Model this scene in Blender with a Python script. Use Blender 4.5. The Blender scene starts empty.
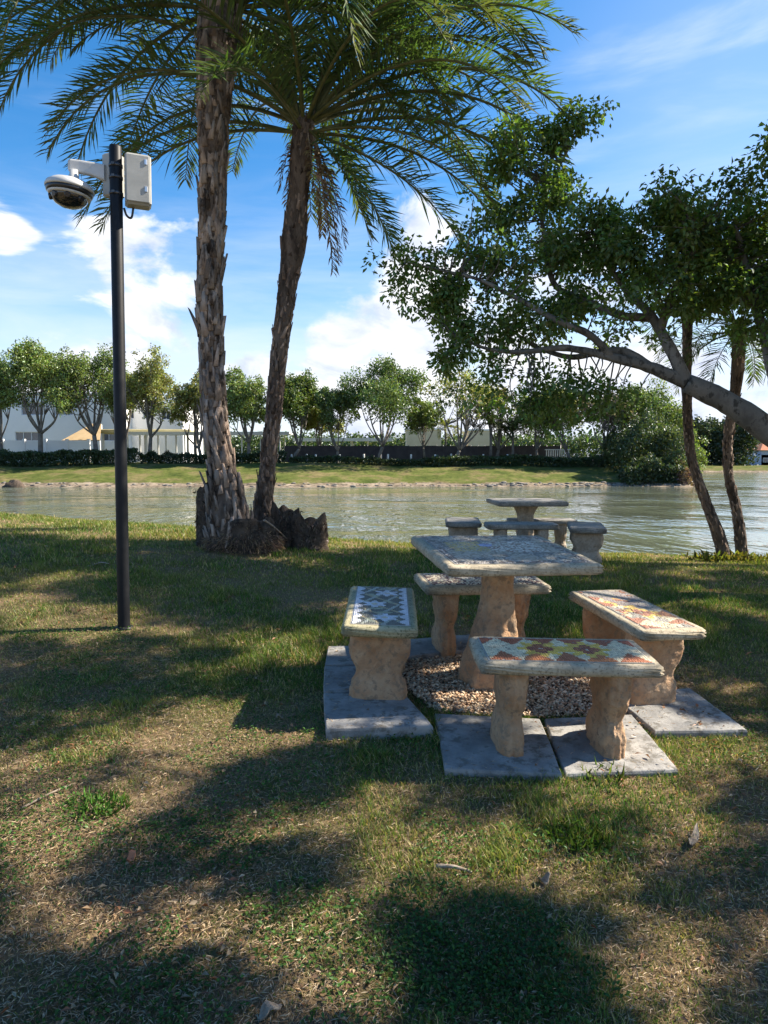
import bpy, math, random
import numpy as np
from mathutils import Vector, Matrix
R = math.radians
C = bpy.context.scene.collection
rng = np.random.default_rng(7)
random.seed(7)

# ------------------------------------------------------------------ camera model
EYE = 1.574
F, HZ = 700.0, 462.0
PITCH = math.atan((512-HZ)/F)
cP, sP = math.cos(PITCH), math.sin(PITCH)
def ray(px, py):
    u, v = (px-384)/F, (512-py)/F
    return np.array([u, cP+v*sP, -sP+v*cP])
def P(px, py, Y):
    d = ray(px, py)
    return np.array([0, 0, EYE]) + d*(Y/d[1])
def project(p):
    p = np.atleast_2d(p) - np.array([0, 0, EYE])
    fw = p[:, 1]*cP - p[:, 2]*sP
    up = p[:, 1]*sP + p[:, 2]*cP
    fw = np.where(fw < .05, .05, fw)
    return 384+F*p[:, 0]/fw, 512-F*up/fw
TX, TY = -0.033, 0.078
WATER = -0.73

# ------------------------------------------------------------------ noise helper (value noise, numpy)
_tab = np.random.default_rng(3).random((256, 256))
def vnoise(x, y, s=1.0, o=0):
    x = np.asarray(x)*s + 17.3*o; y = np.asarray(y)*s + 9.1*o
    xi = np.floor(x).astype(int); yi = np.floor(y).astype(int)
    fx = x-xi; fy = y-yi
    fx = fx*fx*(3-2*fx); fy = fy*fy*(3-2*fy)
    a = _tab[xi % 256, yi % 256]; b = _tab[(xi+1) % 256, yi % 256]
    c = _tab[xi % 256, (yi+1) % 256]; d = _tab[(xi+1) % 256, (yi+1) % 256]
    return (a*(1-fx)+b*fx)*(1-fy) + (c*(1-fx)+d*fx)*fy
def fbm(x, y, s=1.0, o=0, n=4):
    t = 0; a = .5
    for k in range(n):
        t = t + a*vnoise(x, y, s*2**k, o+k*3); a *= .5
    return t/(1-.5**n)

def G(x, y):
    """height of the near lawn"""
    x = np.asarray(x, float); y = np.asarray(y, float)
    yc = 7.6 + np.clip(1-x, 0, 9)*.24
    s = np.maximum(0, y-(yc-1.5))
    drop = np.where(s < 7, .026*s*s, .026*49+.364*(s-7))
    z = TY*np.maximum(y, -3) + TX*np.clip(x, -14, 14) - drop - (.030+.052*np.clip((7.4-y)/2.4, 0, 1))
    z = z + (fbm(x, y, .9, 2, 3)-.5)*.05*np.clip((np.hypot(x-.7, y-4.1)-1.2)/1.5, 0, 1)
    return np.maximum(z, -2.2)
def hit(px, py, dz=0.0):
    d = ray(px, py); lo, hi = .5, 30.0
    o = np.array([0, 0, EYE])
    t = .5
    while t < 40:
        p = o+d*t
        if p[2] <= G(p[0], p[1])+dz:
            lo, hi = t-.05, t
            for _ in range(30):
                m = (lo+hi)/2; p = o+d*m
                if p[2] <= G(p[0], p[1])+dz: hi = m
                else: lo = m
            return o+d*hi
        t += .05
    return o+d*12

# ------------------------------------------------------------------ object helpers
def link(o): C.objects.link(o); return o
def tag(o, label, cat, group=None, kind=None):
    o['label'] = label; o['category'] = cat
    if group: o['group'] = group
    if kind: o['kind'] = kind
    return o
def empty(name, loc, label, cat, group=None, rz=0.0, mat=None):
    o = bpy.data.objects.new(name, None); link(o)
    o.empty_display_size = .1
    if mat is not None: o.matrix_world = mat
    else:
        o.location = loc; o.rotation_euler = (0, 0, rz)
    return tag(o, label, cat, group)
def mesh_np(name, V, faces, mats, parent=None, col=None, midx=None, smooth=False):
    """faces: list of int arrays (M,3)/(M,4)"""
    me = bpy.data.meshes.new(name)
    V = np.ascontiguousarray(V, dtype=np.float32)
    faces = [np.asarray(f, dtype=np.int32) for f in faces if len(f)]
    me.vertices.add(len(V)); me.vertices.foreach_set('co', V.ravel())
    nl = sum(f.size for f in faces); nf = sum(len(f) for f in faces)
    me.loops.add(nl); me.loops.foreach_set('vertex_index', np.concatenate([f.ravel() for f in faces]))
    me.polygons.add(nf)
    st = []; k = 0
    for f in faces:
        st.append(k+np.arange(len(f))*f.shape[1]); k += f.size
    me.polygons.foreach_set('loop_start', np.concatenate(st).astype(np.int32))
    if not isinstance(mats, (list, tuple)): mats = [mats]
    for m in mats: me.materials.append(m)
    if midx is not None: me.polygons.foreach_set('material_index', np.asarray(midx, dtype=np.int32))
    me.update(calc_edges=True); me.validate()
    if smooth: me.polygons.foreach_set('use_smooth', np.ones(len(me.polygons), bool))
    if col is not None:
        a = me.color_attributes.new('col', 'FLOAT_COLOR', 'POINT')
        c4 = np.ones((len(V), 4), np.float32); c4[:, :3] = col
        a.data.foreach_set('color', c4.ravel())
    o = bpy.data.objects.new(name, me); link(o)
    if parent is not None: o.parent = parent
    return o
class MB:
    """collects polygons of ONE part"""
    def __init__(s): s.v = []; s.f = []; s.m = []; s.sm = []
    def add(s, v, f, m=0, smooth=False):
        k = len(s.v); s.v += [tuple(map(float, p)) for p in v]
        for q in f: s.f.append([k+i for i in q]); s.m.append(m); s.sm.append(smooth)
    def box(s, c, d, rz=0, m=0, bev=0.0):
        hx, hy, hz = d[0]/2, d[1]/2, d[2]/2
        ca, sa = math.cos(rz), math.sin(rz)
        def T(x, y, z): return (c[0]+x*ca-y*sa, c[1]+x*sa+y*ca, c[2]+z)
        if bev <= 0:
            v = [T(a*hx, b*hy, e*hz) for e in (-1, 1) for a, b in ((-1, -1), (1, -1), (1, 1), (-1, 1))]
            s.add(v, [(3, 2, 1, 0), (4, 5, 6, 7), (0, 1, 5, 4), (1, 2, 6, 5), (2, 3, 7, 6), (3, 0, 4, 7)], m)
        else:
            poly = []
            for z, ins in ((-hz, bev), (-hz+bev, 0), (hz-bev, 0), (hz, bev)):
                poly.append([T(x, y, z) for x, y in rrect(hx-ins, hy-ins, max(bev-ins, bev*.5))])
            s.loft(poly, m)
    def loft(s, rings, m=0, cap=True, smooth=False):
        n = len(rings[0]); k = len(s.v)
        for r in rings: s.v += [tuple(map(float, p)) for p in r]
        for i in range(len(rings)-1):
            for j in range(n):
                a = k+i*n+j; b = k+i*n+(j+1) % n
                s.f.append([a, b, b+n, a+n]); s.m.append(m); s.sm.append(smooth)
        if cap:
            s.f.append([k+j for j in range(n)][::-1]); s.m.append(m); s.sm.append(False)
            s.f.append([k+(len(rings)-1)*n+j for j in range(n)]); s.m.append(m); s.sm.append(False)
    def tube(s, pts, rad, sides=10, m=0, cap=True):
        s.loft(tube_rings(pts, rad, sides), m, cap, True)
    def lathe(s, prof, n=32, m=0, axis=None, smooth=True, cap=True):
        rings = []
        for r, z in prof:
            ring = [Vector((r*math.cos(2*math.pi*j/n), r*math.sin(2*math.pi*j/n), z)) for j in range(n)]
            if axis is not None: ring = [axis @ p for p in ring]
            rings.append(ring)
        s.loft(rings, m, cap, smooth)
    def build(s, name, mats, parent=None):
        me = bpy.data.meshes.new(name)
        me.from_pydata(s.v, [], s.f); me.validate()
        if not isinstance(mats, (list, tuple)): mats = [mats]
        for x in mats: me.materials.append(x)
        for p, mi, sm in zip(me.polygons, s.m, s.sm): p.material_index = mi; p.use_smooth = sm
        o = bpy.data.objects.new(name, me); link(o)
        if parent is not None: o.parent = parent
        return o
def rrect(hx, hy, r, n=4):
    out = []
    for cx, cy, a0 in ((hx-r, hy-r, 0), (-hx+r, hy-r, 90), (-hx+r, -hy+r, 180), (hx-r, -hy+r, 270)):
        for k in range(n+1):
            a = R(a0+90*k/n); out.append((cx+r*math.cos(a), cy+r*math.sin(a)))
    return out
def tube_rings(pts, rad, sides):
    pts = [np.array(p, float) for p in pts]
    n = len(pts); rad = list(rad) if hasattr(rad, '__len__') else [rad]*n
    rings = []; prev = None
    for i in range(n):
        t = pts[min(i+1, n-1)]-pts[max(i-1, 0)]; t = t/(np.linalg.norm(t)+1e-9)
        if prev is None:
            a = np.array([1., 0, 0]) if abs(t[0]) < .8 else np.array([0, 1., 0])
        else: a = prev
        a = a-t*np.dot(a, t); a /= np.linalg.norm(a)+1e-9
        b = np.cross(t, a); prev = a
        rings.append([pts[i]+rad[i]*(math.cos(2*math.pi*j/sides)*a+math.sin(2*math.pi*j/sides)*b) for j in range(sides)])
    return rings
def spline(pts, n=8):
    pts = [np.array(p, float) for p in pts]
    q = [2*pts[0]-pts[1]]+pts+[2*pts[-1]-pts[-2]]
    out = []
    for i in range(1, len(q)-2):
        for k in range(n):
            t = k/n
            out.append(.5*((2*q[i])+(-q[i-1]+q[i+1])*t+(2*q[i-1]-5*q[i]+4*q[i+1]-q[i+2])*t*t+(-q[i-1]+3*q[i]-3*q[i+1]+q[i+2])*t**3))
    out.append(pts[-1]); return out
def dup(o, parent=None):
    c = o.copy(); link(c)
    if parent is not None: c.parent = parent
    for ch in list(o.children): dup(ch, c)
    return c
def unit(v): return v/(np.linalg.norm(v, axis=-1, keepdims=True)+1e-9)
def rand_dirs(n, r=rng): return unit(r.normal(size=(n, 3)))

# ------------------------------------------------------------------ materials
def nt(name):
    m = bpy.data.materials.new(name); m.use_nodes = True
    n = m.node_tree; n.nodes.clear()
    out = n.nodes.new('ShaderNodeOutputMaterial')
    return m, n, out
def N(n, t, **kw):
    x = n.nodes.new(t)
    for k, v in kw.items():
        if k in x.inputs: x.inputs[k].default_value = v
        else: setattr(x, k, v)
    return x
def ramp(n, fac, stops):
    r = n.nodes.new('ShaderNodeValToRGB'); e = r.color_ramp.elements
    while len(e) < len(stops): e.new(.5)
    for k, (p, c) in enumerate(stops): e[k].position = p; e[k].color = (*c, 1)
    n.links.new(fac, r.inputs[0]); return r.outputs[0]
def noise(n, scale, detail=6, rough=.6, vec=None, dist=0.0):
    x = N(n, 'ShaderNodeTexNoise'); x.inputs['Scale'].default_value = scale
    x.inputs['Detail'].default_value = detail; x.inputs['Roughness'].default_value = rough
    x.inputs['Distortion'].default_value = dist
    if vec is not None: n.links.new(vec, x.inputs['Vector'])
    return x.outputs[0]
def mixc(n, fac, a, b, blend='MIX'):
    x = n.nodes.new('ShaderNodeMix'); x.data_type = 'RGBA'; x.blend_type = blend
    if isinstance(fac, (int, float)): x.inputs[0].default_value = fac
    else: n.links.new(fac, x.inputs[0])
    for i, v in ((6, a), (7, b)):
        if isinstance(v, tuple): x.inputs[i].default_value = (*v, 1)
        else: n.links.new(v, x.inputs[i])
    return x.outputs[2]
def coords(n, kind='Object', scale=None):
    t = n.nodes.new('ShaderNodeTexCoord').outputs[kind]
    if scale:
        mp = n.nodes.new('ShaderNodeMapping'); mp.inputs['Scale'].default_value = scale
        n.links.new(t, mp.inputs[0]); t = mp.outputs[0]
    return t
def surf(name, c1, c2, scale=8, rough=.85, bump=.3, bscale=None, c3=None, s3=40, lo=.35, hi=.65, scl=None, metallic=0, bdist=.01, spec=.3):
    m, n, out = nt(name)
    v = coords(n, 'Object', scl)
    col = ramp(n, noise(n, scale, 8, .65, v), [(lo, c1), (hi, c2)])
    if c3 is not None:
        f = ramp(n, noise(n, s3, 4, .7, v), [(.52, (0, 0, 0)), (.62, (1, 1, 1))])
        col = mixc(n, f, col, c3)
    p = N(n, 'ShaderNodeBsdfPrincipled', Roughness=rough, Metallic=metallic)
    p.inputs['Specular IOR Level'].default_value = spec
    n.links.new(col, p.inputs['Base Color'])
    if bump:
        b = N(n, 'ShaderNodeBump', Strength=bump, Distance=bdist)
        n.links.new(noise(n, bscale or scale*4, 8, .7, v), b.inputs['Height'])
        n.links.new(b.outputs[0], p.inputs['Normal'])
    n.links.new(p.outputs[0], out.inputs[0]); return m
def leafmat(name, trans=.35, gloss=.06, tint=(1.15, 1.25, .45), rough=.35):
    """leaf: colour from the mesh attribute 'col', lets light through"""
    m, n, out = nt(name)
    a = n.nodes.new('ShaderNodeVertexColor'); a.layer_name = 'col'
    d = N(n, 'ShaderNodeBsdfDiffuse'); t = N(n, 'ShaderNodeBsdfTranslucent'); g = N(n, 'ShaderNodeBsdfGlossy', Roughness=rough)
    g.inputs['Color'].default_value = (.9, .95, 1, 1)
    n.links.new(a.outputs[0], d.inputs[0])
    n.links.new(mixc(n, 1.0, a.outputs[0], tint, 'MULTIPLY'), t.inputs[0])
    m1 = n.nodes.new('ShaderNodeMixShader'); m1.inputs[0].default_value = trans
    n.links.new(d.outputs[0], m1.inputs[1]); n.links.new(t.outputs[0], m1.inputs[2])
    m2 = n.nodes.new('ShaderNodeMixShader'); m2.inputs[0].default_value = gloss
    n.links.new(m1.outputs[0], m2.inputs[1]); n.links.new(g.outputs[0], m2.inputs[2])
    n.links.new(m2.outputs[0], out.inputs[0]); return m
def colmat(name, rough=.6, bump=0.0, mul=True):
    """tile / litter: colour from attribute with fine grime"""
    m, n, out = nt(name)
    a = n.nodes.new('ShaderNodeVertexColor'); a.layer_name = 'col'
    col = a.outputs[0]
    v = coords(n, 'Object')
    if mul:
        g = ramp(n, noise(n, 22, 6, .7, v), [(.38, (.50, .46, .40)), (.62, (1, 1, 1))])
        col = mixc(n, .55, col, g, 'MULTIPLY')
    p = N(n, 'ShaderNodeBsdfPrincipled', Roughness=rough)
    n.links.new(col, p.inputs['Base Color'])
    n.links.new(p.outputs[0], out.inputs[0]); return m

M = {}
M['leaf'] = leafmat('ficus_leaf', .45, .035, rough=.5)
M['palmleaf'] = leafmat('palm_leaf', .42, .03, (1.1, 1.2, .5), .5)
M['farleaf'] = leafmat('far_leaf', .35, .03, (1.15, 1.2, .5))
M['grass'] = leafmat('grass_blade', .38, .008, (1.15, 1.2, .5))
M['litter'] = leafmat('dry_leaf', .2, .02, (1.1, .9, .6))
M['concrete'] = surf('aged_concrete', (.33, .28, .195), (.50, .43, .31), 14, .9, .6, 120, (.22, .185, .125), 70, bdist=.004)
M['mosslab'] = surf('mossy_concrete', (.30, .275, .155), (.46, .405, .26), 11, .92, .6, 120, (.16, .155, .08), 60, bdist=.004)
M['legstone'] = surf('tinted_cast_stone', (.45, .25, .13), (.58, .405, .255), 8, .95, 1.0, 75, (.33, .235, .155), 26, bdist=.016)
M['greystone'] = surf('weathered_grey_stone', (.17, .165, .15), (.33, .315, .28), 9, .92, .7, 60, (.14, .135, .12), 50, bdist=.008)
M['tanstone'] = surf('weathered_tan_stone', (.27, .22, .165), (.42, .36, .29), 9, .92, .7, 60, (.24, .195, .145), 45, bdist=.008)
M['paver'] = surf('grey_paver', (.15, .148, .145), (.37, .36, .335), 5, .92, .8, 34, (.15, .142, .125), 14, lo=.32, hi=.68, bdist=.008)
M['grout'] = surf('old_grout', (.27, .25, .21), (.40, .375, .325), 20, .95, .5, 150, bdist=.003)
M['tile'] = colmat('ceramic_tile', .6)
M['pebble'] = colmat('pebble', .9, mul=False)
M['black'] = surf('black_painted_steel', (.005, .006, .008), (.010, .011, .013), 20, .5, .05, 200, spec=.25)
M['bandm'] = surf('steel_band', (.05, .05, .055), (.13, .13, .13), 30, .35, .05, 200, metallic=.7)
M['whitepl'] = surf('off_white_plastic', (.43, .43, .41), (.55, .55, .53), 9, .45, .02, 100, spec=.5)
M['greybox'] = surf('grey_enclosure', (.29, .29, .265), (.38, .38, .35), 7, .5, .03, 90, spec=.4)
M['darkpl'] = surf('black_plastic', (.01, .01, .012), (.022, .022, .025), 12, .3, 0, spec=.5)
M['chrome'] = surf('bright_latch', (.55, .55, .55), (.7, .7, .7), 30, .3, 0, metallic=.8)
M['palmbark'] = surf('palm_bark', (.05, .036, .027), (.20, .15, .115), 7, .95, .9, 30, (.045, .032, .024), 12, scl=(1, 1, .35), bdist=.02)
M['boot'] = surf('palm_leaf_base', (.14, .10, .078), (.46, .355, .28), 6, .92, .8, 26, (.06, .042, .03), 9, scl=(1, 1, .4), bdist=.015)
M['bootgrey'] = surf('old_palm_leaf_base', (.16, .122, .098), (.52, .43, .36), 6, .92, .8, 26, (.07, .052, .04), 9, scl=(1, 1, .4), bdist=.015)
for k_ in ('boot', 'bootgrey'):
    n_ = M[k_].node_tree; p_ = [x for x in n_.nodes if x.type == 'BSDF_PRINCIPLED'][0]; src = p_.inputs['Base Color'].links[0].from_socket
    g_ = n_.nodes.new('ShaderNodeNewGeometry')
    n_.links.new(mixc(n_, 1.0, src, ramp(n_, g_.outputs['Random Per Island'], [(0, (.40, .37, .35)), (.5, (.8, .78, .75)), (1, (1.15, 1.05, .98))]), 'MULTIPLY'), p_.inputs['Base Color'])
M['rachis'] = surf('frond_stalk', (.06, .07, .022), (.13, .125, .045), 10, .6, .1, 60)
M['rootdark'] = surf('dark_root_mass', (.03, .023, .018), (.13, .096, .07), 7, .97, 1.0, 24, (.12, .09, .065), 30, bdist=.03)
M['bark'] = surf('ficus_bark', (.10, .092, .08), (.235, .215, .185), 5, .9, .6, 22, (.055, .05, .042), 10, scl=(1, 1, .6), bdist=.015)
M['farbark'] = surf('grey_bark', (.075, .066, .057), (.20, .18, .155), 2, .9, .4, 8, bdist=.05)
M['wood'] = surf('dead_wood', (.16, .12, .085), (.36, .30, .23), 20, .9, .5, 90, scl=(1, 1, .3))
M['render'] = surf('white_render', (.76, .755, .74), (.82, .81, .79), .5, .9, .1, 6)
M['cream'] = surf('cream_render', (.52, .44, .30), (.60, .52, .37), .5, .9, .1, 6)
M['sail'] = surf('tan_awning', (.38, .27, .14), (.46, .34, .19), 1, .9, .1, 6)
M['yellow'] = surf('yellow_awning', (.52, .44, .22), (.60, .52, .28), 1, .9, .1, 6)
M['winframe'] = surf('white_frame', (.6, .6, .6), (.7, .7, .7), 3, .6, 0)
M['roofwhite'] = surf('white_roof_sheet', (.68, .68, .66), (.76, .76, .74), .6, .7, .1, 4)
M['redroof'] = surf('clay_roof', (.33, .12, .06), (.45, .20, .11), 1.5, .9, .3, 6)
M['bluewall'] = surf('pale_blue_wall', (.35, .42, .55), (.42, .48, .60), .5, .9, .1, 5)
M['screen'] = surf('dark_fence_screen', (.035, .033, .04), (.06, .055, .062), 1.2, .9, .15, 8)
M['postw'] = surf('white_post_paint', (.65, .64, .60), (.75, .74, .70), 3, .7, 0)
M['rock'] = surf('shore_rock', (.10, .09, .078), (.28, .26, .225), 2.5, .95, .8, 9, bdist=.05)
def glassmat(name, c, rough=.08):
    m, n, out = nt(name)
    p = N(n, 'ShaderNodeBsdfPrincipled', Roughness=rough); p.inputs['Base Color'].default_value = (*c, 1)
    p.inputs['Specular IOR Level'].default_value = .8
    v = coords(n); b = N(n, 'ShaderNodeBump', Strength=.05, Distance=.02)
    n.links.new(noise(n, 1.5, 2, .5, v), b.inputs['Height']); n.links.new(b.outputs[0], p.inputs['Normal'])
    n.links.new(p.outputs[0], out.inputs[0]); return m
M['glass'] = glassmat('dark_window_glass', (.05, .065, .085))
M['dome'] = glassmat('smoked_dome', (.012, .012, .015), .06)

# ------------------------------------------------------------------ leaves (numpy)
def leaf_arrays(pos, d, nrm, L, W, fold=.18, curl=.12):
    n = len(pos); d = unit(d); nrm = unit(nrm-d*np.sum(nrm*d, 1, keepdims=True)); s = np.cross(d, nrm)
    L = np.broadcast_to(L, n)[:, None]; W = np.broadcast_to(W, n)[:, None]
    mid = pos+d*L*.45
    V = np.stack([pos, mid+s*W*.5+nrm*W*fold, pos+d*L-nrm*L*curl, mid-s*W*.5+nrm*W*fold], 1).reshape(-1, 3)
    k = np.arange(n)[:, None]*4
    Fc = np.concatenate([k+np.array([[0, 1, 2]]), k+np.array([[0, 2, 3]])])
    return V, Fc
def leaf_obj(name, pos, d, nrm, L, W, col, mat, parent=None, **kw):
    V, Fc = leaf_arrays(pos, d, nrm, L, W, **kw)
    return mesh_np(name, V, [Fc], mat, parent, np.repeat(col, 4, 0))
def vary(base, n, amt=.25, hue=.12, r=rng):
    b = np.asarray(base)[None, :]*(1+amt*r.normal(size=(n, 1)).clip(-1.8, 1.8))
    b = b*(1+hue*r.normal(size=(n, 3)).clip(-2, 2)); return b.clip(.004, .9)
def clusters(centers, rad, per, L, W, base, r=rng, droop=.25, spread=1.0):
    """twig-end clusters: `per` leaves round each centre"""
    n = len(centers); c = np.repeat(centers, per, 0); k = n*per
    rd = np.repeat(np.broadcast_to(rad, n), per)[:, None]
    off = rand_dirs(k, r)*r.random((k, 1))**.5*rd
    d = unit(off/rd*spread+rand_dirs(k, r)*.6+np.array([0, 0, -droop]))
    nr = unit(rand_dirs(k, r)*.7+np.array([0, 0, .8]))
    tone = np.repeat(1+.22*r.normal(size=(n, 1)).clip(-1.5, 1.8), per, 0)
    col = vary(base, k, .22, .10, r)*tone
    l = L*(.65+.6*r.random(k))
    return c+off, d, nr, l, W*(.7+.5*r.random(k)), col.clip(.003, .9)

# ------------------------------------------------------------------ camera, sun, sky
sc = bpy.context.scene
cam = bpy.data.cameras.new('camera'); co = bpy.data.objects.new('camera', cam); link(co)
co.location = (0, 0, EYE); co.rotation_euler = (math.pi/2-PITCH, 0, 0)
cam.sensor_width = 36; cam.lens = F/1024*36; cam.clip_start = .05; cam.clip_end = 6000
sc.camera = co
SUN_EL, SUN_AZ = R(40), R(13)          # azimuth measured from +X (the side the sun is on) towards +Y
SD = np.array([math.cos(SUN_EL)*math.cos(SUN_AZ), math.cos(SUN_EL)*math.sin(SUN_AZ), math.sin(SUN_EL)])
sl = bpy.data.lights.new('sun', 'SUN'); sl.energy = 5.0; sl.angle = R(.53); sl.color = (1, .90, .76)
so = bpy.data.objects.new('sun', sl); link(so)
so.rotation_euler = Vector(SD).to_track_quat('Z', 'Y').to_euler(); so.location = (20, 5, 30)
sc.view_settings.view_transform = 'Standard'; sc.view_settings.look = 'None'
sc.view_settings.exposure = 1.42; sc.view_settings.gamma = 1

def build_world():
    w = bpy.data.worlds.new('World'); sc.world = w; w.use_nodes = True
    n = w.node_tree; n.nodes.clear()
    out = n.nodes.new('ShaderNodeOutputWorld'); bg = n.nodes.new('ShaderNodeBackground')
    n.links.new(bg.outputs[0], out.inputs[0])
    sky = n.nodes.new('ShaderNodeTexSky'); sky.sky_type = 'NISHITA'; sky.sun_disc = False
    sky.sun_elevation = SUN_EL; sky.sun_rotation = math.pi/2-SUN_AZ
    sky.air_density = 1.0; sky.dust_density = .4; sky.ozone_density = 2.2
    bg.inputs['Strength'].default_value = SKY_STRENGTH
    hs = N(n, 'ShaderNodeHueSaturation', Saturation=1.38, Value=1.0)
    n.links.new(sky.outputs[0], hs.inputs['Color'])
    tc = n.nodes.new('ShaderNodeTexCoord').outputs['Generated']
    sep = n.nodes.new('ShaderNodeSeparateXYZ'); n.links.new(tc, sep.inputs[0])
    def math_(op, a, b=None, clamp=False):
        x = n.nodes.new('ShaderNodeMath'); x.operation = op; x.use_clamp = clamp
        for i, v in enumerate((a, b)):
            if v is None: continue
            if isinstance(v, (int, float)): x.inputs[i].default_value = v
            else: n.links.new(v, x.inputs[i])
        return x.outputs[0]
    def mapr(v, a, b, c=0., d=1.):
        x = n.nodes.new('ShaderNodeMapRange'); x.interpolation_type = 'SMOOTHSTEP'
        n.links.new(v, x.inputs[0])
        for i, q in enumerate((a, b, c, d)): x.inputs[i+1].default_value = q
        return x.outputs[0]
    # cumulus: noise on the direction, flattened bottoms; amount grows towards the horizon and in a few banks
    mp = n.nodes.new('ShaderNodeMapping'); mp.inputs['Scale'].default_value = (1, 1, 1.9)
    n.links.new(tc, mp.inputs[0])
    cn = noise(n, 4.6, 10, .56, mp.outputs[0], .35)
    bank = None
    for (px, py, r0, k) in ((165, 270, .22, .24), (205, 235, .10, .22), (395, 352, .24, .20), (360, 340, .10, .22), (5, 232, .07, .26), (60, 330, .26, .15), (425, 218, .08, .22), (230, 345, .24, .14), (560, 350, .28, .15), (700, 330, .28, .13)):
        d = unit(ray(px, py))
        vd = n.nodes.new('ShaderNodeVectorMath'); vd.operation = 'DISTANCE'
        n.links.new(tc, vd.inputs[0]); vd.inputs[1].default_value = tuple(d)
        q = mapr(vd.outputs['Value'], 0, r0, k, 0)
        bank = q if bank is None else math_('MAXIMUM', bank, q)
    low = mapr(sep.outputs[2], .0, .34, .09, -.12)
    dens = math_('ADD', math_('ADD', cn, bank), low)
    mask = mapr(dens, .585, .675)
    # shading of the cloud body: grey-violet where a second noise is low
    shade = ramp(n, noise(n, 9, 6, .6, mp.outputs[0], .5), [(.36, (3.3, 3.7, 4.8)), (.58, (5.3, 5.4, 5.6))])
    # high thin streaks
    mp2 = n.nodes.new('ShaderNodeMapping'); mp2.inputs['Scale'].default_value = (.9, 1.2, 5.5); mp2.inputs['Rotation'].default_value = (0, R(-14), 0)
    n.links.new(tc, mp2.inputs[0])
    ci = mapr(noise(n, 2.6, 7, .55, mp2.outputs[0], .6), .50, .85, 0, .42)
    d = unit(ray(720, 120)); vd = n.nodes.new('ShaderNodeVectorMath'); vd.operation = 'DISTANCE'
    n.links.new(tc, vd.inputs[0]); vd.inputs[1].default_value = tuple(d)
    ci = math_('ADD', ci, mapr(vd.outputs['Value'], 0, .34, .22, 0))
    ci = math_('MULTIPLY', ci, mapr(sep.outputs[2], .05, .3, .55, 1))
    # pale band low over the horizon
    hz = mapr(math_('ADD', sep.outputs[2], math_('MULTIPLY', noise(n, 3.0, 6, .6, mp2.outputs[0], .4), -.34)), -.15, .22, .82, 0)
    c1 = mixc(n, math_('MINIMUM', ci, .8), hs.outputs[0], (4.5, 4.95, 5.6))
    c1 = mixc(n, hz, c1, (4.3, 4.75, 5.4))
    c2 = mixc(n, mask, c1, shade)
    n.links.new(c2, bg.inputs[0])
SKY_STRENGTH = .084
build_world()

# ------------------------------------------------------------------ near lawn
def lawn_material():
    m, n, out = nt('lawn_soil')
    v = coords(n, 'Object')
    big = noise(n, 1.1, 5, .6, v, .4); fine = noise(n, 26, 8, .75, v); fib = noise(n, 75, 6, .8, v, 1.2)
    green = mixc(n, fib, (.035, .045, .014), (.12, .14, .04))
    brown = mixc(n, fib, (.10, .066, .038), (.38, .275, .165))
    f = ramp(n, mixc(n, .35, big, fine), [(.39, (0, 0, 0)), (.54, (1, 1, 1))])
    col = mixc(n, f, green, brown)
    p = N(n, 'ShaderNodeBsdfPrincipled', Roughness=1.0); p.inputs['Specular IOR Level'].default_value = .05
    n.links.new(col, p.inputs['Base Color'])
    b = N(n, 'ShaderNodeBump', Strength=.9, Distance=.02); n.links.new(fib, b.inputs['Height']); n.links.new(b.outputs[0], p.inputs['Normal'])
    n.links.new(p.outputs[0], out.inputs[0]); return m
xs = np.concatenate([np.linspace(-60, -9, 40), np.arange(-8.9, 9, .09), np.linspace(9, 60, 40)])
ys = np.concatenate([np.linspace(-30, -1, 20), np.arange(-.9, 13, .09), np.linspace(13, 24, 30)])
def grid_mesh(name, xs, ys, zf, mat, kind='structure', smooth=True):
    X, Y = np.meshgrid(xs, ys); Z = zf(X, Y)
    V = np.stack([X, Y, Z], -1).reshape(-1, 3); nx = len(xs)
    i, j = np.meshgrid(np.arange(nx-1), np.arange(len(ys)-1)); a = (j*nx+i).ravel()
    o = mesh_np(name, V, [np.stack([a, a+1, a+nx+1, a+nx], 1)], mat, smooth=smooth)
    o['kind'] = kind; return o
lawn = grid_mesh('lawn', xs, ys, lambda x, y: G(x, y), lawn_material())

# ground things keep clear of the pavers and gravel
PAVED = []
def inpoly(x, y, poly):
    c = np.zeros(x.shape, bool); n = len(poly)
    for i in range(n):
        x1, y1 = poly[i]; x2, y2 = poly[(i+1) % n]
        hitm = ((y1 > y) != (y2 > y)) & (x < (x2-x1)*(y-y1)/(y2-y1+1e-12)+x1)
        c ^= hitm
    return c
def quad(pts, dz=.035): return [hit(px, py, dz)[:2] for px, py in pts]
PAVER_PX = [
    ('front pair, west', [(434, 713), (540.6, 718), (562.7, 774), (445, 768)], .034),
    ('front pair, east', [(543.4, 718), (632, 714), (679, 769), (565.4, 774)], .03),
    ('right', [(606, 690), (690, 688), (748, 729.5), (655, 731)], .04),
    ('left near', [(323.5, 693), (405, 693), (434, 726), (325.5, 729)], .06),
    ('left mid', [(324, 666), (396, 666), (404.5, 691.5), (323.5, 691.5)], .06),
    ('left far', [(328, 646), (391, 645), (395.5, 664.5), (324.5, 664.5)], .06),
    ('back', [(398, 640), (482, 633), (492, 648), (408, 656)], .04),
]
PAV = [(k, quad(p, dz), dz) for k, p, dz in PAVER_PX]
GRAVEL = [hit(px, py)[:2] for px, py in ((392, 652), (480, 646), (560, 650), (612, 690), (632, 715), (540, 719), (436, 714), (405, 690))]

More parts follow.
